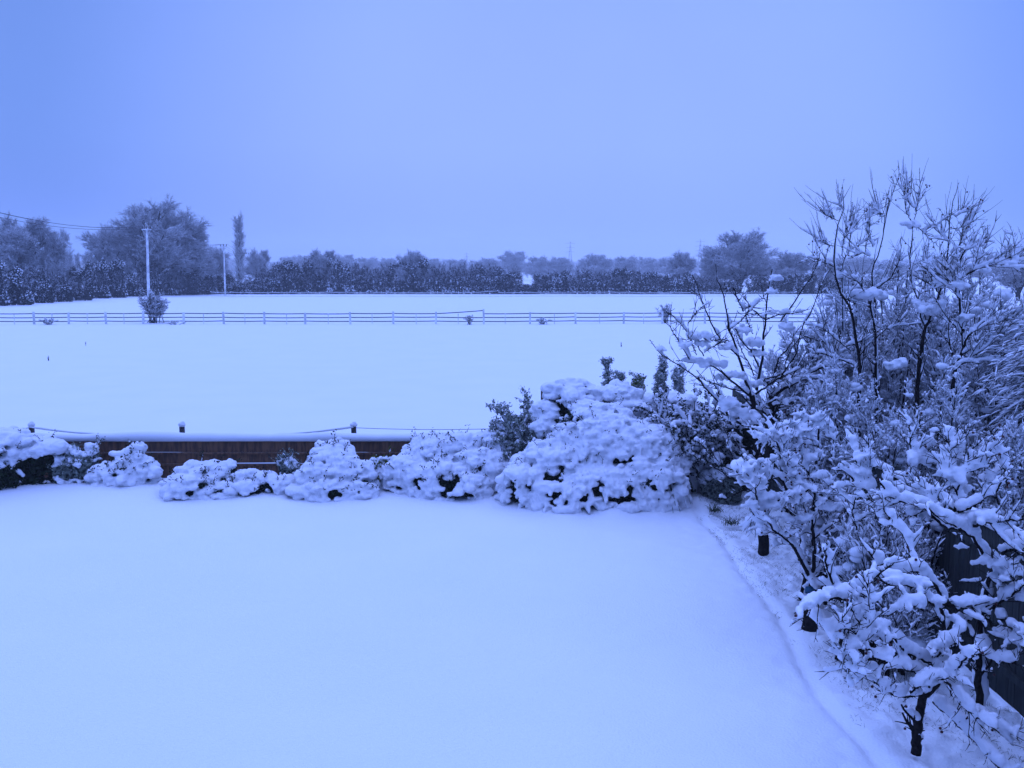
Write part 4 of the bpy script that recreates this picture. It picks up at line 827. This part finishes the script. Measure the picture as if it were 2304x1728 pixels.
# T5: dark stem tree in the corner with the long white boughs above
z5 = 9.3
T5 = [('G', [(1440, 1500), (1445, 1200), (1440, 900), (1455, 700), (1490, 520), (1530, 400), (1560, 330)], z5, z5, .07, .03),
      ('G', [(1540, 370), (1480, 290), (1400, 170), (1300, 100), (1180, 40), (1100, -40)], z5, z5-.5, .03, .015),
      ('D', [(1650, 1640), (1450, 1600), (1240, 1540), (1130, 1470), (960, 1320), (780, 1260), (560, 1190), (480, 1080), (440, 1020)], z5-.2, z5-.3, .035, .012),
      ('D', [(1000, 1500), (880, 1400), (790, 1420)], z5-.1, z5-.2, .018, .01),
      ('D', [(960, 1300), (700, 1150), (520, 990), (490, 960)], z5, z5+.2, .016, .009),
      ('D', [(430, 1400), (380, 1200), (240, 1080), (110, 980), (40, 880)], z5+.2, z5+.4, .018, .01),
      ('D', [(330, 1100), (240, 980), (140, 760), (100, 600), (20, 470)], z5+.3, z5+.5, .014, .01),
      ('D', [(300, 960), (300, 760), (310, 500)], z5+.3, z5+.4, .009, .006),
      ('D', [(1360, 1400), (1390, 1130), (1280, 1000), (1200, 760), (1150, 560)], z5-.1, z5+.1, .022, .008),
      ('D', [(1390, 1110), (1430, 980), (1500, 800), (1540, 600)], z5-.1, z5, .015, .007),
      ('D', [(1280, 960), (1270, 720), (1270, 480), (1285, 330)], z5, z5+.2, .011, .006),
      ('D', [(1390, 830), (1310, 660), (1290, 500)], z5+.1, z5+.1, .01, .006), ('D', [(1420, 750), (1390, 600), (1400, 480)], z5+.1, z5+.2, .01, .006),
      ('D', [(1400, 1380), (1560, 1310), (1740, 1200), (1870, 1120), (1960, 960)], z5-.2, z5-.3, .022, .012),
      ('D', [(1480, 890), (1660, 840), (1780, 700), (1840, 560)], z5, z5, .018, .01),
      ('D', [(830, 770), (810, 560), (800, 350), (780, 220)], z5+.3, z5+.4, .015, .009), ('D', [(870, 760), (960, 640), (1090, 500)], z5+.3, z5+.3, .012, .008),
      ('D', [(830, 1080), (810, 930), (820, 780), (900, 770), (990, 780)], z5+.2, z5+.3, .016, .01),
      ('D', [(1140, 1460), (1080, 1270), (1000, 1160), (900, 960)], z5-.2, z5-.1, .011, .006), ('D', [(1220, 1500), (1170, 1250), (1150, 1120)], z5-.2, z5-.2, .009, .006),
      ('D', [(1580, 1550), (1750, 1520), (1900, 1500), (2200, 1470)], z5-.3, z5-.5, .025, .015),
      ('D', [(2010, 1060), (1960, 860), (1890, 640), (1880, 500)], z5, z5+.1, .014, .008),
      ('D', [(750, 1650), (600, 1500), (480, 1300), (440, 1150)], z5, z5, .02, .01), ('D', [(440, 1659), (440, 1400), (430, 1200)], z5, z5+.1, .008, .006),
      ('D', [(150, 1600), (110, 1400), (130, 1220), (200, 1180)], z5+.3, z5+.3, .014, .009),
      ('D', [(1750, 1100), (1750, 940), (1720, 800)], z5+.3, z5+.3, .014, .01), ('D', [(1750, 1010), (1860, 940), (1960, 880)], z5+.3, z5+.3, .012, .008),
      ('E', [(1950, 250), (2060, 200), (2212, 190), (2330, 180)], z5-.2, z5-.4, .025, .015), ('E', [(1840, 450), (1980, 510), (2212, 520)], z5-.1, z5-.4, .022, .014),
      ('E', [(1780, 560), (1900, 620), (2000, 560), (2150, 480)], z5-.1, z5-.5, .018, .01),
      ('E', [(1720, 980), (1900, 860), (2050, 760), (2212, 640)], z5-.1, z5-.6, .025, .012), ('E', [(1740, 1020), (1900, 1200), (2050, 1330), (2212, 1400)], z5-.1, z5-.8, .022, .014),
      ('E', [(1880, 1010), (2050, 1140), (2212, 1260)], z5-.3, z5-.8, .018, .012), ('E', [(1640, 1320), (1760, 1500), (1900, 1570), (2100, 1600)], z5-.3, z5-.8, .018, .012),
      ('E', [(1720, 980), (1600, 900), (1480, 880), (1400, 900)], z5-.1, z5-.4, .025, .012), ('G', [(1240, 1130), (1330, 1250), (1460, 1330), (1640, 1440)], z5-.5, z5-1, .02, .01),
      ('E', [(1720, 900), (1600, 1000), (1500, 1100), (1380, 1240)], z5-.2, z5-.5, .022, .01)]
tree('corner_tree', 'tall dark stemmed tree in the right corner carrying long thick white boughs', gbase('G', 1440, 1480, z5), T5, 205, .11,
     [dict(per=6, L=(.12, .45), snow=.065, rf=.5, t0=.2, rmin=.005, cover=.75), dict(per=4, L=(.08, .22), snow=.045, rf=.6, n=5, cover=.5, sub=1)], spur=1.2, k=10, berries=30, wide=.47, thin=.62, trunk_snow=.75, vox=.015,
     blobs=[('D', 200, 700, z5+.3, .12), ('D', 250, 880, z5+.3, .1), ('D', 870, 660, z5+.3, .1), ('D', 1300, 900, z5, .14), ('D', 1340, 1040, z5, .1), ('D', 1050, 1150, z5-.1, .13), ('D', 1450, 1450, z5-.2, .16), ('D', 1700, 1420, z5-.3, .17), ('D', 1950, 1550, z5-.4, .14), ('D', 750, 1080, z5, .1), ('D', 900, 1300, z5-.1, .12), ('D', 1480, 1090, z5+.1, .12), ('D', 1250, 800, z5+.1, .13), ('E', 1700, 350, z5-.2, .14), ('E', 2000, 350, z5-.3, .14), ('E', 2050, 700, z5-.3, .16), ('E', 500, 420, z5+.2, .1), ('E', 850, 80, z5+.3, .09), ('E', 1430, 160, z5+.1, .08)])
# T4: tall trees beyond the side fence
z4 = 15.5
def lf_(pts, z0, z1, r0, r1): return ('F', pts, z0, z1, r0, r1)
TA = [lf_([(985, 1900), (985, 1640), (992, 1420), (960, 1230), (925, 1050), (870, 960), (820, 780), (830, 600), (850, 460), (885, 380), (878, 270)], z4, z4-.3, .05, .005),
      lf_([(850, 465), (780, 430), (725, 370)], z4, z4-.2, .008, .004), lf_([(885, 385), (860, 350), (850, 330)], z4, z4, .006, .004),
      lf_([(900, 1300), (1000, 1270), (1100, 1230)], z4, z4, .014, .01), lf_([(960, 1420), (830, 1380), (700, 1330), (600, 1230)], z4, z4-.6, .016, .007),
      lf_([(860, 960), (910, 990), (950, 1010)], z4, z4, .018, .01), lf_([(830, 640), (770, 620), (710, 590)], z4, z4-.2, .008, .004),
      lf_([(930, 1330), (840, 1260), (730, 1180), (610, 1150)], z4, z4-.5, .012, .006), lf_([(820, 770), (720, 730), (610, 700)], z4, z4-.4, .009, .004),
      lf_([(860, 800), (900, 700), (960, 640), (1050, 580), (1070, 530)], z4, z4+.2, .01, .005), lf_([(870, 600), (920, 540), (980, 470)], z4, z4+.1, .008, .004), lf_([(870, 700), (890, 560), (930, 460), (945, 340)], z4+.2, z4+.2, .009, .004)]
TB = [lf_([(1100, 1900), (1100, 1640), (1090, 1200), (1060, 1050), (1050, 990)], z4+.4, z4+.4, .045, .02), lf_([(1060, 1040), (1080, 930), (1180, 860), (1250, 740), (1270, 570)], z4+.4, z4+.3, .022, .007),
      lf_([(1090, 1010), (1070, 800), (1110, 700), (1150, 560), (1180, 370), (1230, 240), (1255, 140), (1245, 60)], z4+.4, z4+.3, .018, .004),
      lf_([(1160, 430), (1110, 410), (1065, 390)], z4, z4, .007, .004), lf_([(1140, 480), (1120, 400), (1100, 350)], z4, z4, .006, .003), lf_([(1050, 990), (1000, 900), (930, 830)], z4, z4-.3, .014, .006),
      lf_([(1100, 1250), (1180, 1180), (1300, 1160), (1400, 1150)], z4, z4+.2, .012, .006), lf_([(1060, 700), (1000, 680), (960, 700)], z4, z4, .008, .005), lf_([(1080, 640), (1050, 560), (1040, 450)], z4, z4, .008, .004)]
TC = [lf_([(1370, 1900), (1375, 1600), (1400, 1350), (1420, 1200), (1460, 1130)], z4-.4, z4-.4, .06, .035), lf_([(1430, 1200), (1400, 1120), (1380, 1000), (1340, 880), (1330, 700), (1340, 560), (1330, 450)], z4-.4, z4-.2, .018, .006),
      lf_([(1450, 1140), (1510, 970), (1560, 800), (1580, 600), (1600, 420), (1630, 280), (1648, 215)], z4-.4, z4-.5, .026, .005), lf_([(1340, 520), (1380, 320), (1390, 110)], z4-.2, z4-.2, .008, .004),
      lf_([(1340, 500), (1390, 520), (1440, 570), (1520, 640)], z4-.2, z4-.4, .009, .005), lf_([(1590, 520), (1700, 500), (1740, 470), (1780, 440)], z4-.4, z4-.3, .008, .004), lf_([(1590, 700), (1660, 620), (1680, 570), (1770, 480)], z4-.4, z4-.3, .009, .004),
      lf_([(1330, 460), (1300, 400), (1290, 270)], z4-.2, z4-.2, .007, .004), lf_([(1590, 600), (1520, 540), (1460, 430)], z4-.4, z4-.5, .007, .004), lf_([(1350, 380), (1310, 330), (1290, 265)], z4-.2, z4-.3, .006, .003),
      lf_([(1530, 960), (1480, 900), (1360, 830)], z4-.4, z4-.2, .012, .006), lf_([(1600, 420), (1640, 430), (1710, 350)], z4-.4, z4-.4, .006, .003)]
TD = [lf_([(1600, 1800), (1620, 1480), (1690, 1290), (1660, 1100), (1655, 960), (1640, 800), (1700, 640), (1800, 620)], z4-1, z4-.6, .035, .006), lf_([(1690, 1280), (1760, 1180), (1900, 1160), (2000, 1120)], z4-1, z4-1, .014, .006),
      lf_([(1650, 860), (1760, 790), (1850, 765), (1950, 730), (2030, 690)], z4-.8, z4-.9, .012, .005), lf_([(1620, 1450), (1700, 1400), (1820, 1300), (1920, 1200)], z4-1, z4-1.2, .016, .006), lf_([(1660, 1000), (1600, 900), (1560, 820)], z4-.8, z4-.6, .012, .006)]
bl = {'A': [], 'B': [('F', 1010, 950, z4, .3), ('F', 1060, 955, z4, .24)],
      'C': [('F', 1420, 1030, z4-.5, .28), ('F', 1490, 1060, z4-.5, .22), ('F', 1340, 490, z4-.2, .2), ('F', 1230, 1420, z4-.6, .22)],
      'D': [('F', 1670, 890, z4-.9, .2), ('F', 1690, 1100, z4-.9, .15), ('F', 1960, 950, z4-1.2, .2)]}
lvA = [dict(per=3, L=(.35, 1.05), snow=.045, rf=.4, t0=.15, t1=.58, rmin=.005, cover=.6, steep=.6, up=.06, wig=.06, n=10, ang=(.1, .4), bias=(0, 0, .9), leafonly=1), dict(per=4, L=(.3, .8), snow=.04, rf=.4, t0=.25, t1=.75, rmin=.004, cover=.5, steep=.6, up=.05, ang=(.2, .6), bias=(0, 0, .5), leafonly=1), dict(per=6, L=(.12, .55), snow=.045, rf=.45, t0=.25, t1=.85, rmin=.004, cover=.55, steep=.6, up=.06), dict(per=3, L=(.05, .22), snow=.035, rf=.6, n=5, rmin=.003, cover=.5, sub=1, up=.05)]
tree('tall_leader_tree', 'leftmost tall thin tree beyond the side fence, one curved twig arching left', gbase('F', 985, 1900, z4), TA, 211, .07, lvA, berries=30, cover=.5, trunk_snow=.5, thin=.68, blobs=[], group='tall bare trees beyond the side fence')
tree('tall_leader_tree', 'tree beyond the side fence with the very highest curved bare whip', gbase('F', 1100, 1900, z4+.4), TB, 212, .07, lvA, berries=20, cover=.6, trunk_snow=.5, thin=.68, blobs=bl['B'], group='tall bare trees beyond the side fence')
tree('tall_leader_tree', 'thick dark stemmed tall tree with snow lumps, right of the highest whip', gbase('F', 1370, 1900, z4-.4), TC, 213, .07, lvA, berries=60, cover=.6, trunk_snow=.5, thin=.68, blobs=bl['C'], group='tall bare trees beyond the side fence')
tree('tall_leader_tree', 'rightmost tree of the tall group, with a long twig reaching to the right edge', gbase('F', 1600, 1800, z4-1), TD, 214, .08, [dict(per=22, L=(.3, 1.0), snow=.06, rf=.5, t0=.2, cover=.7, steep=.5, up=.06), dict(per=7, L=(.12, .4), snow=.045, rf=.6, n=5, cover=.7, sub=1)], cover=.7, trunk_snow=.5, blobs=bl['D'], group='tall bare trees beyond the side fence')
# thicket: many stemmed snowy shrubs beyond the fence
def thicket(label, vx, vtop, spreadx, y, seed, stems=16, dens=1.0, name='thicket_shrub', snow=.05, lean=0, group='twiggy snowy shrubs massed behind the side fence', per=(12, 6), cover=.8):
    r = np.random.default_rng(seed); t = PR('V', vx, vtop, y); H = float(t[2]); bx = float(t[0]); o = empty(name, (bx, y, 0), label, 'shrub', group); st, tw, sn = MB(), MB(), MB(); n = 10
    k = 1.04159/FPX*y*spreadx; lim = []
    for i in range(stems):
        az = r.uniform(0, 2*math.pi); q = math.sqrt(r.uniform(0, 1)); e_ = np.array((bx+math.cos(az)*q*k+lean, y+math.sin(az)*q*k*.8, H*(1-.32*q*q)*r.uniform(.72, 1.0)))
        b0 = np.array((bx+r.normal()*.15, y+r.normal()*.15, 0)); lim.append(smooth_path([b0, b0*.5+e_*.5+np.array((-math.cos(az)*q*k*.18, 0, H*.08)), e_], n))
    lim = np.array(lim); R = np.linspace(.026, .007, n)[None]*np.ones((stems, 1)); st.tubes(lim, R, k=6); snow_on(sn, lim, R, snow*1.5, r, 7, .65, steep=.5)
    a, ra = grow(lim, R, int(per[0]*dens*1.3), (.3, .95), (.3, 1.1), .05, .12, 8, .4, r, .2, 1, .0045, bias=(0, 0, .35)); tw.tubes(a, ra, k=4); snow_on(sn, a, ra, snow*1.15, r, 6, cover, steep=.6, sub=2, gran=.22)
    c, rc = grow(a, ra, int(per[1]*dens*2.0), (.08, .34), (.4, 1.2), .04, .14, 5, .6, r, .1, 1, .003, bias=(0, 0, .3)); tw.tubes(c, rc, k=3); snow_on(sn, c, rc, snow*.85, r, 5, cover, steep=.55, sub=2, gran=.25)
    m = int(60*dens); q = a[r.integers(0, len(a), m)][:, 3]; sn.blobs(q, r.uniform(.03, .09, (m, 1))*np.array((1.3, 1.1, .8)), r, 2)
    st.build('stems', M_BARK, o); tw.build('twigs', M_BARK, o); sn.build('snow', M_SNOW, o)
for i, (lab, vx, vt, sp, y) in enumerate((
    ('snowy twig mass directly right of the fan shaped tree', 1755, 618, 115, 17.2), ('snowy twig mass under the leftmost tall thin tree', 1850, 562, 115, 17.8), ('snowy twig mass below the highest bare whip', 1950, 545, 120, 18.2),
    ('snowy twig mass below the thick dark stemmed tall tree', 2060, 540, 120, 17.4), ('snowy twig mass low behind the vase shaped tree', 1800, 790, 110, 14.6), ('snowy twig mass in the middle of the thicket, above the corner tree', 1920, 800, 120, 13.8),
    ('snowy twig mass low right of the thicket centre', 2040, 780, 130, 13.6), ('loose snowy shrub at the upper right end of the thicket', 2150, 605, 110, 16.4), ('outermost snowy twig mass, cut by the right edge above the weeping shrub', 2235, 632, 100, 15.6), ('rearmost high twig mass behind the thick dark stemmed tree', 2010, 525, 100, 19.5), ('rearmost twig mass between the two tallest trees', 1900, 540, 100, 19.8), ('rearmost twig mass at the right of the tall group', 2120, 560, 100, 19.0), ('snowy bush at the right edge below the combed weeping shrub', 2190, 900, 110, 12.2))):
    thicket(lab, vx, vt, sp, y, 300+i, stems=18, dens=1.15)
for i, (lab, vx, vt, sp, y) in enumerate((
    ('fine twiggy shrub under the forked stems of the vase shaped tree', 1790, 1010, 75, 12.6), ('fine twiggy shrub left of the dark gap in the corner tree', 1900, 1090, 80, 10.7),
    ('fine grey twig tangle below the nearest loaded boughs', 1930, 1240, 75, 10.4), ('fine twiggy shrub behind the long white boughs', 2010, 1000, 80, 11.4))):
    thicket(lab, vx, vt, sp, y, 330+i, stems=14, dens=1.0, snow=.032, name='understorey_shrub', group='fine twiggy shrubs under the near trees', cover=.7)
# weeping shrub at the far right: combed long twigs
r = np.random.default_rng(350); zz = 13.6; bp = PR('V', 2330, 745, zz); bw = bp.copy(); bw[2] = 0; o = empty('weeping_shrub', tuple(bw), 'weeping shrub with combed level twigs at the right edge', 'shrub'); st, tw, sn = MB(), MB(), MB()
st.tubes(smooth_path([bw, bw+np.array((.1, 0, 2)), bp+np.array((0, 0, -.1))], 10), np.linspace(.07, .04, 10), k=8)
K = 380; th = r.uniform(1.9, 4.3, K); dr = np.stack([np.cos(th), np.sin(th)*.8, r.uniform(-.35, .45, K)], 1); t = np.linspace(0, 1, 12)[None, :, None]; Ln = r.uniform(.5, 1.25, (K, 1, 1)); b0 = bp+np.array((0, 0, 1))*r.uniform(-1.5, .2, (K, 1))+r.normal(size=(K, 3))*.1
Q = b0[:, None]+dr[:, None]*t*Ln+np.array((0, 0, 1))*(.12*t-.42*t**2)*Ln; RR = np.linspace(.006, .003, 12)[None]*np.ones((K, 1)); tw.tubes(Q, RR, k=4); snow_on(sn, Q, RR, .034, r, 6, .8, sub=2, gran=.25)
a, ra = grow(Q, RR, 9, (.1, .4), (.2, .6), -.02, .05, 5, .7, r, .2, 1, .004); tw.tubes(a, ra, k=3); snow_on(sn, a, ra, .024, r, 5, .7, sub=1)
st.build('trunk', M_BARK, o); tw.build('twigs', M_BARK, o); sn.build('snow', M_SNOW, o)

# =================================================================== small things in the field and at the rail fence
def bramble(name, label, vx, vy, w, h, y, seed, snow=.05, cat='shrub', twigs=10, group=None, stems=12, rr0=.02):
    r = np.random.default_rng(seed); c = PR('V', vx, vy, y); k = 1.04159/FPX*y; H = h*k; W_ = w*k/2; g = GH(c[0], y); o = empty(name, (c[0], y, g), label, cat, group); st, sn = MB(), MB(); lim = []
    for i in range(stems):
        az = r.uniform(0, 6.28); q = r.uniform(.1, 1); e_ = np.array((c[0]+math.cos(az)*q*W_, y+math.sin(az)*q*W_*.7, g+H*(1-.35*q*q)*r.uniform(.7, 1)))
        b0 = np.array((c[0]+r.normal()*W_*.15, y, g-.02)); lim.append(smooth_path([b0, b0*.5+e_*.5+np.array((0, 0, H*.1)), e_], 8))
    lim = np.array(lim); R = np.linspace(rr0, rr0*.5, 8)[None]*np.ones((stems, 1)); st.tubes(lim, R, k=5)
    a, ra = grow(lim, R, twigs, (H*.12, H*.34), (.4, 1.1), .04, .12, 6, .6, r, .25, 1, rr0*.45); st.tubes(a, ra, k=3)
    c2, rc = grow(a, ra, 6, (H*.05, H*.16), (.4, 1.1), .03, .12, 4, .7, r, .2, 1, rr0*.4); st.tubes(c2, rc, k=3)
    snow_on(sn, lim, R, snow, r, 6, .7); snow_on(sn, a, ra, snow, r, 5, .7, sub=1); snow_on(sn, c2, rc, snow*.7, r, 4, .55, sub=1)
    st.build('stems', M_BARK, o); sn.build('snow', M_SNOW, o)
bramble('round_bush', 'round frosted bush on the rail fence line in front of the tallest pole', 331, 697, 74, 70, 84.5, 400, .11, stems=26, twigs=16, rr0=.03)
bramble('bramble_patch', 'low bramble under the rails near the left edge', 105, 699, 55, 15, 82.2, 401, .07, rr0=.02, stems=18, group='brambles under the rails')
bramble('bramble_patch', 'low bramble under the rails just right of the round bush', 375, 699, 60, 9, 82.2, 402, .05, stems=14, group='brambles under the rails')
bramble('bramble_patch', 'spiky bramble under the sagging top rail', 1015, 699, 36, 22, 82.2, 403, .05, stems=12, group='brambles under the rails')
bramble('bramble_patch', 'snow clotted bramble right of the raised fence post', 1172, 700, 52, 16, 82.2, 404, .08, stems=16, group='brambles under the rails')
bramble('bare_bush', 'pale bare bush on the rail fence left of the fan shaped tree', 1437, 699, 48, 40, 84.2, 405, .08, stems=16, rr0=.018)
for i, (vx, vy, h, lab) in enumerate(((105, 780, 14, 'lone dead stalk in the snow field at the left'), (185, 747, 9, 'tiny dead stalk near the rail fence at the left'), (1342, 750, 14, 'thin dead stalk in the snow field left of the fan shaped tree'))):
    y = CAMH/math.tan(math.atan((vy*1.04159-CY)/FPX)+PITCH); bramble('dead_stalk', lab, vx, vy, 6, h, y, 420+i, .0, 'stalk', 1, 'dead stalks in the field', 4, .012)
# grass showing through the thin snow under the trees (uncountable)
r = np.random.default_rng(90); K = 11000; gx = r.uniform(3.3, 4.9, K); gy = r.uniform(8, 18.5, K)
m = (vnoise(gx*2.2, gy*2.2, 15) > .02)|((gx > 4.0) & (r.random(K) < .35)); gx, gy = gx[m], gy[m]; gzv = ground_h(gx, gy)
t = np.linspace(0, 1, 4)[None, :, None]; b0 = np.stack([gx, gy, gzv-.02], 1)[:, None]; dv = r.normal(size=(len(gx), 1, 3))*np.array((.6, .6, 0))+np.array((0, 0, 1)); Q = b0+dv*t*r.uniform(.02, .075, (len(gx), 1, 1)); Q[:, :, 2] -= (t[..., 0]**2)*.02
b = MB(); b.tubes(Q, np.linspace(.0024, .001, 4)[None]*np.ones((len(gx), 1)), k=3); tag(b.build('grass', M_GRASS), 'grass blades showing through the thin snow under the trees', 'grass', kind='stuff')
for i, (vx, vy, lab) in enumerate(((1578, 1133, 'clump of grass blades through snow near the black hollow'), (1545, 1105, 'second grass clump nearer the strap leaved plant'))):
    y = CAMH/math.tan(math.atan((vy*1.04159-CY)/FPX)+PITCH); c = PR('V', vx, vy, y); r = np.random.default_rng(95+i); K = 60; o = empty('grass_tuft', tuple(c), lab, 'grass tuft'); dv = r.normal(size=(K, 1, 3))*np.array((.5, .5, 0))+np.array((0, 0, 1)); t = np.linspace(0, 1, 5)[None, :, None]
    Q = c+r.normal(size=(K, 1, 3))*np.array((.06, .06, 0))+dv*t*r.uniform(.08, .22, (K, 1, 1)); Q[:, :, 2] -= (t[..., 0]**2)*.05-.0; b = MB(); b.tubes(Q, np.linspace(.005, .002, 5)[None]*np.ones((K, 1)), k=3); b.build('blades', M_GRASS, o)

# =================================================================== haze
hz = MB(); hz.box((0, 720, 24.5), (2760, 1520, 51.5)); ho = hz.build('haze', M_SNOW, None, False); ho.data.materials.clear()
mh = bpy.data.materials.new('haze'); mh.use_nodes = True; t = mh.node_tree; t.nodes.clear(); vo = t.nodes.new('ShaderNodeVolumePrincipled'); vo.inputs['Color'].default_value = (.93, .95, 1, 1); vo.inputs['Density'].default_value = .0005; vo.inputs['Anisotropy'].default_value = 0
mo = t.nodes.new('ShaderNodeOutputMaterial'); t.links.new(vo.outputs[0], mo.inputs['Volume']); ho.data.materials.append(mh); tag(ho, kind='stuff')
for o in list(bpy.data.objects):
    for k in ('_h', '_w'):
        if k in o: del o[k]
